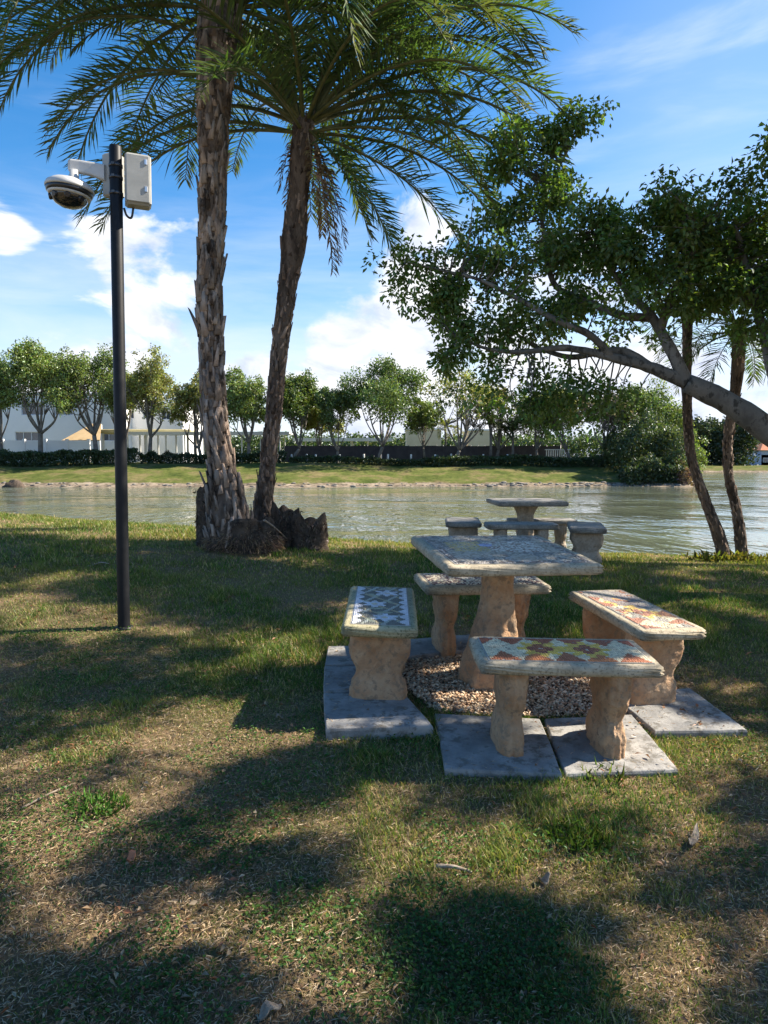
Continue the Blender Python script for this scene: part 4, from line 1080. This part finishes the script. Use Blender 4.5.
# twigs from the nearest limb to every clump
skel = np.concatenate([np.array(q[4:]) for q, _ in TR])
wb = MB(); r_ = random.Random(8)
sub = cen[rng.permutation(len(cen))[:520]]
for c in sub:
    d = np.linalg.norm(skel-c, axis=1)+.25*np.maximum(0, skel[:, 2]-c[2]); s0 = skel[int(d.argmin())]
    L = np.linalg.norm(c-s0)
    m = s0*.5+c*.5+np.array([r_.gauss(0, .1), r_.gauss(0, .1), r_.gauss(0, .1)-.03])*min(L, 1)
    wb.tube([p-base for p in spline([s0, m, c], 4)], np.linspace(.006+.007*min(L, 1.2), .003, 9), 5)
wb.build('twigs', M['bark'], fic)
def crown(name, cen, rad, per, L, W, base_col, mat, parent, off=np.zeros(3), yellow_share=None, **kw):
    n = len(cen); k = n*per
    c = np.repeat(cen, per, 0); o = rand_dirs(k)*rng.random((k, 1))**.5*rad
    d = unit(o/rad+rand_dirs(k)*.6+np.array([0, 0, -.25])); nr = unit(rand_dirs(k)*.7+np.array([0, 0, .8]))
    tone = np.repeat((1+.24*rng.normal(size=(n, 1))).clip(.5, 1.6), per, 0)
    cl = (vary(base_col, k, .2, .10)*tone)
    if yellow_share is not None:                     # a random share of clusters gets yellower leaf
        y = np.repeat(rng.random(n) < yellow_share, per)
        cl[y] = cl[y]*.4+vary((.13, .17, .04), int(y.sum()), .2, .1)*.6
    return leaf_obj(name, c+o-off, d, nr, L*(.65+.6*rng.random(k)), W*(.7+.5*rng.random(k)), cl.clip(.004, .7), mat, parent, **kw)
crown('crown', cen, .14, 30, .066, .038, (.12, .19, .050), M['leaf'], fic, base, .18)

# ------------------------------------------------------------------ neighbouring ficus, unseen crown shaped to shade the lawn; its foliage enters the frame at one corner
nb = np.array([6.6, 3.3, float(G(6.6, 3.3))-.05])
fic2 = empty('ficus_tree', tuple(nb), 'spreading ficus with only one leafy tip showing high at the picture edge', 'tree')
n = 42000
gy = 1.0+7.2*rng.random(n)**.9; gx = (rng.random(n)*2-1)*(.62*gy+.8)
dap = fbm(gx, gy, 4.2, 61, 3) > .665
keep = ~in_lit(gx, gy, 1.0, .185) | dap
# ragged edges and small sun flecks
fl = fbm(gx, gy, 2.6, 31, 3)
keep &= fl < np.where(gy > 5, .55, .61)
keep &= fbm(gx, gy, 6.5, 37, 2) < .66
keep &= ~(in_lit(gx, gy, 1.12, .20) & (rng.random(n) < .5)) | dap
gx, gy = gx[keep], gy[keep]
hh = 3.3+2.6*rng.random(len(gx))+np.clip(gy-4.2, 0, 4)*1.7*rng.random(len(gx))**.6; t = hh/SD[2]
cc = np.stack([gx+SD[0]*t, gy+SD[1]*t, G(gx, gy)+hh], 1)
px, py = project(cc)
vis = (px > -70) & (px < 850) & (py > -70)
cc = cc[~vis]
cc = cc[rng.permutation(len(cc))[:6600]]
tip = blob_points([(771, 150, 11, 15, 6.4, .15, 3), (766, 172, 7, 9, 6.4, .12, 2.5), (800, 155, 22, 26, 6.4, .3, 3), (842, 150, 26, 26, 6.2, .3, 3)], 22)
crown('crown', cc, .15, 17, .085, .045, (.060, .100, .030), M['leaf'], fic2, nb, .18)
crown('leafy_tip', tip, .13, 24, .062, .036, (.12, .19, .050), M['leaf'], fic2, nb, .18)
tb = MB()
cen2 = np.array([4.2, 3.6, 4.6])
LM = [limb([nb, nb+np.array([-.1, .05, 1.0]), nb+np.array([-.3, .1, 2.0])], .30, .17)]
hub = nb+np.array([-.3, .1, 2.0])
for k in range(11):
    c = cc[rng.integers(0, len(cc))]; m = hub*.5+c*.5+np.array([0, 0, .5])
    LM.append(limb([hub-np.array([0, 0, .15]), m, c], .060, .008))
LM.append(limb([hub, hub*.5+P(880, 150, 6.0)*.5+np.array([0, 0, .3]), P(850, 152, 6.2), P(805, 154, 6.4), P(768, 158, 6.4)], .035, .005))
for q, rd in LM: tb.tube([p-nb for p in q], rd, 12)
tb.build('trunk', M['bark'], fic2)

# ------------------------------------------------------------------ the far bank: trees, hedges, fence, buildings
def fpos(px, Y, dz=0.0):
    x = (px-384)/F*Y; return np.array([x, Y, far_ground(x, Y)+dz])
def far_tree(label, px, Y, top_py, crown_px, low_py, seed, base_col=(.06, .085, .03), dens=1.0, stems=3, bare=0.0, leaf=.30, group='trees in a row on the far bank', name='tree', offs=0.0, bark='farbark', per=22):
    r = np.random.default_rng(seed); b = fpos(px, Y); mpp = Y/F
    H = (HZ-top_py)*mpp+EYE-b[2]; low = max((HZ-low_py)*mpp+EYE-b[2], .4); rw = crown_px/2*mpp
    root = empty(name, tuple(b), label, 'tree', group)
    low *= .62; rw *= 1.25
    cz = (H+low)/2; rz = (H-low)/2; cx = offs*mpp
    # uneven crown: overlapping lobes on the shell of the ellipsoid
    nl = int(r.integers(9, 19)); lob = []; cx += r.normal()*rw*.12
    for k in range(nl):
        d = unit(r.normal(size=3)); 
        if d[2] < -.5: d[2] *= -.6
        s = r.uniform(.35, .9); lob.append((np.array([cx+d[0]*rw*s, d[1]*rw*s*.9, cz+d[2]*rz*s]), r.uniform(.30, .46)))
    cen = []
    for c, k in lob:
        n = int(44*dens); d = rand_dirs(n, r)*(r.random((n, 1))**.4)
        cen.append(c+d*np.array([rw*k, rw*k, rz*k*1.0]))
    cen = np.concatenate(cen)
    if bare: cen = cen[r.random(len(cen)) > bare]
    # trunk and limbs
    tb = MB(); tr = max(.12, H*.017)
    fork = np.array([cx*.2+r.normal()*.15, 0, low*r.uniform(.45, .8)])
    tb.tube(spline([(0, 0, -.3), (r.normal()*.08, 0, fork[2]*.5), fork], 4), np.linspace(tr*1.25, tr, 9), 9)
    for k in range(stems+4):
        c = lob[k % nl][0]; m = fork*.55+c*.45+np.array([(c[0]-fork[0])*.18, 0, -.02*H])
        tb.tube(spline([fork, m, c], 5), np.linspace(tr*(.75 if k < stems else .45), tr*.14, 11), 7)
        for q in range(3+int(bare*8)):
            c2 = cen[r.integers(0, len(cen))]
            tb.tube(spline([m, (m+c2)/2+r.normal(size=3)*.15, c2], 3), np.linspace(tr*.26, tr*.07, 7), 5)
    tb.build('trunk', M[bark], root)
    k = len(cen)*per; c = np.repeat(cen, per, 0); o = rand_dirs(k, r)*r.random((k, 1))**.5*rw*.13
    tone = np.repeat((1+.25*r.normal(size=(len(cen), 1))).clip(.5, 1.6), per, 0)
    leaf_obj('crown', c+o, unit(rand_dirs(k, r)+np.array([0, 0, -.2])), unit(rand_dirs(k, r)*.8+np.array([0, 0, .7])), leaf*(.6+.7*r.random(k)), leaf*.55*(.7+.6*r.random(k)), (vary(base_col, k, .22, .1, r)*tone).clip(.004, .6), M['farleaf'], root)
    return root
A, B_, Dk = (.18, .235, .075), (.25, .26, .085), (.13, .185, .062)
T = [('tree at the very edge beside the white building, crown cut by the frame', 2, 81, 352, 44, 412, A, 1, 2, 0, 0),
     ('dense round tree before the white building with upper windows', 42, 80, 339, 66, 400, A, 1.25, 3, 0, 0),
     ('tree with many spread stems before the tan awning', 97, 80, 341, 62, 402, A, 1.15, 5, 0, 0),
     ('olive green tree just right of the camera pole', 151, 80, 356, 56, 412, B_, 1.0, 4, .08, 0),
     ('thin tree half hidden behind the thick palm trunk', 200, 81, 372, 44, 420, B_, .8, 4, .2, 0),
     ('tree between the two palm trunks with bare lower stems', 250, 80, 366, 46, 420, A, .95, 5, .1, 0),
     ('bright green tree touching the thinner palm trunk', 296, 80, 372, 50, 420, (.10, .14, .035), 1.0, 3, 0, 4),
     ('small dark tree left of the widest round tree', 337, 80, 385, 44, 425, Dk, 1.0, 2, 0, 0),
     ('widest dark round tree in the row behind the fence', 380, 79, 367, 78, 418, Dk, 1.5, 4, 0, 0),
     ('pale grey trunked tree with sparse leaves by the beige building', 457, 79, 368, 78, 425, B_, .75, 6, .35, 0),
     ('thin half bare tree beside the small far palms', 497, 82, 385, 46, 425, (.13, .12, .06), .5, 5, .5, 0),
     ('thin young tree directly beside the beige building', 424, 84, 396, 32, 430, A, .7, 3, .1, 0),
     ('broad low tree between the thinner palm and the small dark tree', 318, 86, 400, 38, 428, B_, .8, 3, 0, 0),
     ('tree partly hidden by the camera pole', 124, 84, 366, 44, 415, Dk, .9, 3, 0, 0),
     ('slim tree at the end of the dark fence', 537, 81, 392, 44, 430, A, .8, 4, .2, 0),
     ('pale leaning tree with yellowish crown above the hedge', 568, 80, 385, 50, 428, B_, .8, 4, .2, 0),
     ('grey twiggy nearly bare tree above the long hedge', 602, 78, 392, 58, 430, (.15, .13, .11), .7, 6, .45, 0),
     ('dark dense tree just left of the wild bushes', 632, 80, 380, 60, 430, Dk, 1.2, 3, 0, 0),
     ('tall leafy tree above the wild bushes of the point', 668, 82, 378, 56, 430, A, 1.1, 3, 0, 0)]
for k, (lab, px, Y, top, cw, low, colr, dn, st, br, of) in enumerate(T):
    far_tree(lab, px, Y, top, cw, low, 40+k, colr, dn, st, br, offs=of)
def leaf_mass(name, label, cat, x0, x1, y0, y1, zb, H, n, colr, leaf, seed, group=None, lumps=.25, taper=0.0):
    r = np.random.default_rng(seed); x = x0+(x1-x0)*r.random(n); y = y0+(y1-y0)*r.random(n)
    k = fbm(x, y, 1.1, seed, 3); top = H*(1+lumps*(k-.5)*2)
    if taper: top *= (1-taper*(np.abs((x-(x0+x1)/2)/((x1-x0)/2))**2.2)).clip(.1, 1)
    z = top*(1-(r.random(n)**2.0))
    g = np.array([zb]*n) if zb is not None else far_z(x, y-shore(x))
    o0 = np.array([(x0+x1)/2, (y0+y1)/2, float(np.mean(g))])
    pp = np.stack([x, y, g+z], 1)-o0
    tone = (.65+.7*fbm(x+z, y, 2.2, seed+2, 2))[:, None]
    o = leaf_obj(name, pp, unit(rand_dirs(n, r)+np.array([0, 0, .2])), unit(rand_dirs(n, r)*.8+np.array([0, -.3, .6])), leaf*(.6+.8*r.random(n)), leaf*.6*(.7+.6*r.random(n)), (vary(colr, n, .22, .1, r)*tone).clip(.004, .5), M['farleaf'])
    o.location = tuple(o0); tag(o, label, cat, group); return o
gh = 'hedges along the top of the far bank'
def xat(px, Y): return (px-384)/F*Y
leaf_mass('hedge', 'thick dark clipped hedge before the white building and wall', 'hedge', xat(-40, 78.5), xat(136, 78.5), 78, 79.6, None, 1.5, 19000, (.055, .085, .034), .22, 1, gh, .22)
leaf_mass('hedge', 'low broken hedge before the white carport roof', 'hedge', xat(140, 79), xat(286, 79), 78.4, 79.6, None, 1.05, 9500, (.042, .062, .024), .22, 2, gh, .5)
leaf_mass('hedge', 'low patchy hedge before the middle of the dark fence', 'hedge', xat(290, 78.5), xat(440, 78.5), 78, 79, None, .62, 6500, (.05, .072, .026), .2, 3, gh, .6)
leaf_mass('hedge', 'dark even hedge from the pale trunked tree to the wild bushes', 'hedge', xat(432, 78), xat(640, 78), 77.4, 78.6, None, .95, 14000, (.055, .082, .033), .22, 4, gh, .30)
gb = 'wild bushes on the far bank point'
leaf_mass('bush', 'tall wild dark bush at the neck of the point', 'bush', xat(612, 74), xat(668, 74), 70, 78, None, 5.2, 9500, (.07, .10, .04), .30, 5, gb, .5, .5)
leaf_mass('bush', 'big pale green wild bush at the tip of the point', 'bush', xat(652, 72), xat(708, 72), 67.5, 75, None, 5.4, 11000, (.115, .145, .058), .28, 6, gb, .5, .75)
leaf_mass('bush', 'low reddish twiggy bush hanging over the water at the point', 'bush', xat(672, 68), xat(716, 68), 65.8, 69.5, None, 1.9, 3800, (.22, .15, .12), .26, 7, gb, .6, .6)
leaf_mass('bush', 'dark shoreline bush below the wild dark bush', 'bush', xat(622, 68), xat(680, 68), 66.5, 69.5, None, 2.0, 4200, (.06, .085, .034), .26, 8, gb, .6, .5)
o = leaf_mass('distant_trees', 'low hazy belt of distant trees behind the fence', 'trees', -60, 62, 165, 180, 1.3, 5.5, 30000, (.085, .125, .05), .8, 9, None, .6); o['kind'] = 'stuff'
o = leaf_mass('distant_trees', 'distant dark trees across the wide part of the lake', 'trees', 68, 95, 178, 190, -.1, 10.0, 22000, (.045, .065, .032), .8, 10, None, .5); o['kind'] = 'stuff'
o = leaf_mass('distant_trees', 'low far tree line beside the red roofed house', 'trees', 118, 185, 225, 235, .2, 7, 22000, (.06, .08, .04), .9, 11, None, .5); o['kind'] = 'stuff'
# small palms among the far trees
for k, (px, Y, ch, ln, lab) in enumerate(((196, 82, 408, 3.3, 'pale yellow green palm half hidden behind the thick palm trunk'), (490, 81, 425, 2.4, 'small dark palm nearest the beige building among the far trees'), (512, 81, 432, 2.2, 'short palm right of the small dark palm on the far bank'), (445, 90, 428, 2.6, 'bright palm showing beside the beige building'))):
    b = fpos(px, Y); root = empty('small_palm', tuple(b), lab, 'palm tree', 'small palms on the far bank')
    H = (HZ-ch)*Y/F+EYE-b[2]
    tb = MB(); tb.tube([(0, 0, -.2), (.05, 0, H*.5), (0, 0, H)], (.2, .15, .14), 9); tb.build('trunk', M['farbark'], root)
    rk = random.Random(k)
    for q in range(17):
        frond_obj(np.array([0, 0, H]), q*137.5 % 360, rk.uniform(0, 75), ln*rk.uniform(.8, 1.1), rk.uniform(80, 115), .62, 26, root, (.17, .17, .06) if k in (0, 3) else (.07, .09, .04), seed=900+k*30+q, width=.09)
# fence screen with posts
f0, f1, fy = xat(285, 84), xat(560, 84), 84.0
root = empty('screen_fence', (f0, fy, far_ground(f0, fy)), 'long dark mesh screened fence behind the far bank trees', 'fence')
L = f1-f0; b = MB(); n = 40
for i in range(n):
    x = L*i/n; b.box((x+L/n/2, 0, 1.0+.03*math.sin(i*1.3)), (L/n-.01, .03+.004*(i % 2), 1.95), m=0)
b.build('screen_panel', M['screen'], root)
for i in range(n+1):
    b = MB(); b.tube([(L*i/n, .06, -.2), (L*i/n, .06, 2.1)], .04, 8); b.build('post', M['bandm'], root)
for k, px in enumerate((292, 307, 316, 340, 364, 381, 388, 411, 435, 451, 483, 507, 530)):
    p = fpos(px, 80.6); b = MB(); b.lathe([(.11, -.1), (.11, .95), (.09, 1.0), (.0, 1.02)], 12); o = b.build('bollard', M['postw']); o.location = tuple(p)
    tag(o, 'short white post standing in a line before the dark screened fence', 'post', 'white posts before the dark fence')
root = empty('railing', tuple(fpos(546, 82.5)), 'white railing beyond the end of the dark fence', 'railing')
for k in range(11):
    b = MB(); b.box((k*.26, 0, .75), (.10, .10, 1.5)); b.build('baluster', M['postw'], root)
b = MB(); b.box((1.3, 0, 1.56), (3.0, .14, .12)); b.build('rail', M['postw'], root)
# white building with windows
def building(name, label, px0, px1, Y, top_py, depth, mat, wins, roofmat='roofwhite', cat='building', par=.25):
    x0, x1 = xat(px0, Y), xat(px1, Y); zb = far_ground((x0+x1)/2, Y); mp = Y/F
    H = (HZ-top_py)*mp+EYE-zb; root = empty(name, (x0, Y, zb), label, cat)
    W_ = x1-x0
    # front wall built round its openings
    rects = []
    for (a, b_, c, d_) in wins:
        rects.append((xat(a, Y)-x0, xat(b_, Y)-x0, (HZ-d_)*mp+EYE-zb, (HZ-c)*mp+EYE-zb))
    gx_ = sorted({0.0, W_, *[r_[0] for r_ in rects], *[r_[1] for r_ in rects]}); gz_ = sorted({-.3, H, *[r_[2] for r_ in rects], *[r_[3] for r_ in rects]})
    b = MB()
    for i in range(len(gx_)-1):
        for j in range(len(gz_)-1):
            mx, mz = (gx_[i]+gx_[i+1])/2, (gz_[j]+gz_[j+1])/2
            if any(r_[0] < mx < r_[1] and r_[2] < mz < r_[3] for r_ in rects): continue
            b.add([(gx_[i], 0, gz_[j]), (gx_[i+1], 0, gz_[j]), (gx_[i+1], 0, gz_[j+1]), (gx_[i], 0, gz_[j+1])], [(0, 1, 2, 3)])
    for a, c, e, f in rects:   # reveals
        for q in ([(a, 0, e), (a, .25, e), (a, .25, f), (a, 0, f)], [(c, 0, e), (c, 0, f), (c, .25, f), (c, .25, e)], [(a, 0, f), (a, .25, f), (c, .25, f), (c, 0, f)], [(a, 0, e), (c, 0, e), (c, .25, e), (a, .25, e)]): b.add(q, [(0, 1, 2, 3)])
    b.add([(0, 0, -.3), (0, 0, H), (0, depth, H), (0, depth, -.3)], [(0, 1, 2, 3)]); b.add([(W_, 0, -.3), (W_, depth, -.3), (W_, depth, H), (W_, 0, H)], [(0, 1, 2, 3)]); b.add([(0, depth, -.3), (0, depth, H), (W_, depth, H), (W_, depth, -.3)], [(0, 1, 2, 3)])
    b.build('wall', M[mat], root)
    b = MB(); b.box((W_/2, depth/2, H+par/2), (W_+.3, depth+.3, par)); b.build('roof', M[roofmat], root)
    for a, c, e, f in rects:
        b = MB()
        nb_ = max(2, round((c-a)/1.1)); t_ = .09
        for k in range(nb_+1): b.box((a+(c-a)*k/nb_+(t_/2 if k == 0 else -t_/2 if k == nb_ else 0), .16, (e+f)/2), (t_, .08, f-e))
        for z_ in (e+t_/2, f-t_/2): b.box(((a+c)/2, .165, z_), (c-a, .07, t_))
        w = b.build('window', M['winframe'], root)
        b = MB(); b.add([(a, .20, e), (c, .20, e), (c, .20, f), (a, .20, f)], [(0, 1, 2, 3)]); b.build('pane', M['glass'], w)
    return root
building('white_building', 'two storey white building with dark windows behind the far trees', -70, 122, 96, 396, 12, 'render', [(24, 46, 403, 415.5), (57, 75, 404, 415.5), (17, 41, 432, 441), (-16, 3, 432, 440), (-20, 2, 403, 415.5), (104, 116, 430, 441)])
building('low_white_building', 'lower white building wing behind the olive green tree', 124, 184, 100, 405, 12, 'render', [(128, 136, 411, 419), (145, 155, 410, 419), (163, 172, 411, 420)])
building('beige_building', 'windowless beige block above the dark fence', 407, 441, 112, 430, 9, 'cream', [])
building('beige_annex', 'smaller beige block behind the small dark palm', 468, 490, 114, 431, 8, 'cream', [])
x0, x1 = xat(-60, 85), xat(90, 85)
root = empty('perimeter_wall', (x0, 85, far_ground(x0, 85)), 'long white boundary wall behind the thick dark hedge', 'wall')
b = MB(); b.box(((x1-x0)/2, 0, 1.25), (x1-x0, .2, 2.9)); b.build('wall_panel', M['render'], root)
for k in range(8):
    b = MB(); b.box(((x1-x0)*k/7, -.02, 1.32), (.34, .32, 3.1)); b.build('pier', M['render'], root)
# tan awning
zb = far_ground(xat(82, 88), 88); ap = lambda px, py, Y: np.array([xat(px, Y), Y, (HZ-py)*Y/F+EYE])
o0 = ap(82, 440, 88); b = MB()
q = [ap(63, 440.5, 86)-o0, ap(101, 440, 86)-o0, ap(103, 424, 90)-o0, ap(94, 424, 90)-o0]
b.add(q+[p+np.array([0, .05, -.12]) for p in q], [(0, 1, 2, 3), (7, 6, 5, 4), (0, 4, 5, 1), (1, 5, 6, 2), (2, 6, 7, 3), (3, 7, 4, 0)])
root = empty('shade_awning', tuple(o0), 'tan sloping awning beside the white building', 'awning'); b.build('canopy', M['sail'], root)
for p in (q[0], q[1], q[2]):
    b = MB(); b.tube([(p[0], p[1]+.1, zb-o0[2]-.2), (p[0], p[1]+.1, p[2]-.1)], .07, 8); b.build('post', M['postw'], root)
o0 = ap(105, 432, 91); b = MB(); b.box((5.8, 0, 0), (11.8, 3.0, .5), bev=.05)
root = empty('canopy_roof', tuple(o0), 'yellow edged flat canopy between the awning and carport', 'canopy'); b.build('roof', M['yellow'], root)
for k in range(3):
    b = MB(); b.box((.4+k*5.4, -1.2, -2.3), (.25, .25, 4.2)); b.build('post', M['postw'], root)
# carports
def carport(label, px0, px1, Y, py, n):
    a, c = ap(px0, py, Y), ap(px1, py, Y); gz = far_ground(a[0], Y); root = empty('carport', (a[0], Y, gz), label, 'carport', 'white carports behind the far bank')
    W_ = c[0]-a[0]; H = a[2]-gz; b = MB(); rings = []
    b.box((W_/2, 0, H), (W_, 5.2, .22), bev=.04); b.box((W_/2, -2.62, H-.06), (W_+.1, .08, .42)); b.build('roof', M['roofwhite'], root)
    for k in range(n):
        for yy in (-2.2, 2.2):
            b = MB(); b.box((W_*(k+.5)/n, yy, H/2-.1), (.16, .16, H)); b.build('post', M['postw'], root)
carport('long white flat carport roof behind the two palm trunks', 126, 292, 90, 434, 9)
carport('low white carport roof showing over the dark fence', 296, 392, 96, 440, 6)
# far house across the lake
def house():
    Y = 205.; x = xat(753, Y); zb = far_ground(x, Y); root = empty('lake_house', (x, Y, zb), 'pale blue house with a clay tile roof far across the lake', 'house')
    b = MB(); b.box((4.5, 0, 2.1), (9, 8, 4.4)); b.box((.5, -1, 1.5), (4, 6, 3.0)); b.build('wall', M['bluewall'], root)
    b = MB(); b.add([(-.8, -4.8, 4.3), (9.8, -4.8, 4.3), (9.8, 4.8, 4.3), (-.8, 4.8, 4.3), (2.5, 0, 6.6), (6.5, 0, 6.6)], [(0, 1, 5, 4), (2, 3, 4, 5), (1, 2, 5), (3, 0, 4), (3, 2, 1, 0)]); b.build('roof', M['redroof'], root)
    for xx, z in ((1.2, 1.5), (3.8, 1.4), (6.6, 1.4), (3.8, 3.3), (6.6, 3.3)):
        b = MB(); b.box((xx, -4.03, z), (1.5, .10, 1.3)); w = b.build('window', M['winframe'], root)
        b = MB(); b.box((xx, -4.09, z), (1.2, .06, 1.05)); b.build('pane', M['glass'], w)
house()
# rocks along the shoreline
def rock_mesh(seed, s):
    r = np.random.default_rng(seed); V, Fc = [], []; n, m = 14, 8
    for i in range(m+1):
        th = math.pi*i/m
        for j in range(n):
            a = 2*math.pi*j/n; d = np.array([math.sin(th)*math.cos(a), math.sin(th)*math.sin(a), math.cos(th)])
            k = .65+.7*float(fbm(d[0]*1.5+seed*2.3+d[2], d[1]*1.5+d[2], 1.3, seed, 3)); V.append(d*k*np.array(s))
    for i in range(m):
        for j in range(n): Fc.append((i*n+j, (i+1)*n+j, (i+1)*n+(j+1) % n, i*n+(j+1) % n))
    return np.array(V), [np.array(Fc)]
def rock(px, Y, s, label, cat='rock', name='rock', group=None, seed=1, mat='rock'):
    V, Fc = rock_mesh(seed, s); o = mesh_np(name, V, Fc, M[mat]); o.location = tuple(fpos(px, Y, s[2]*.25)); tag(o, label, cat, group); return o
rock(14, 64.2, (1.05, .6, .95), 'large dark driftwood like boulder at the waterline of the far bank', seed=4, mat='rootdark')
V_, F_ = [], []
rr3 = np.random.default_rng(9); kk = 0; vs, fs = [], []
for k in range(420):
    x = -48+76*rr3.random() if k < 300 else 8+17*rr3.random(); s = .04+.15*rr3.random()**3.0
    y = float(shore(x))+.2+1.6*rr3.random()**1.3; V, Fc = rock_mesh(100+k % 9, (s*1.5, s, s*.7)); V = V+np.array([x, y, far_ground(x, y)+s*.15]); vs.append(V); fs.append(Fc[0]+kk); kk += len(V)
o = mesh_np('shore_stones', np.concatenate(vs), [np.concatenate(fs)], M['rock']); tag(o, 'loose stones lining the waterline of the far bank', 'stones', kind='stuff')
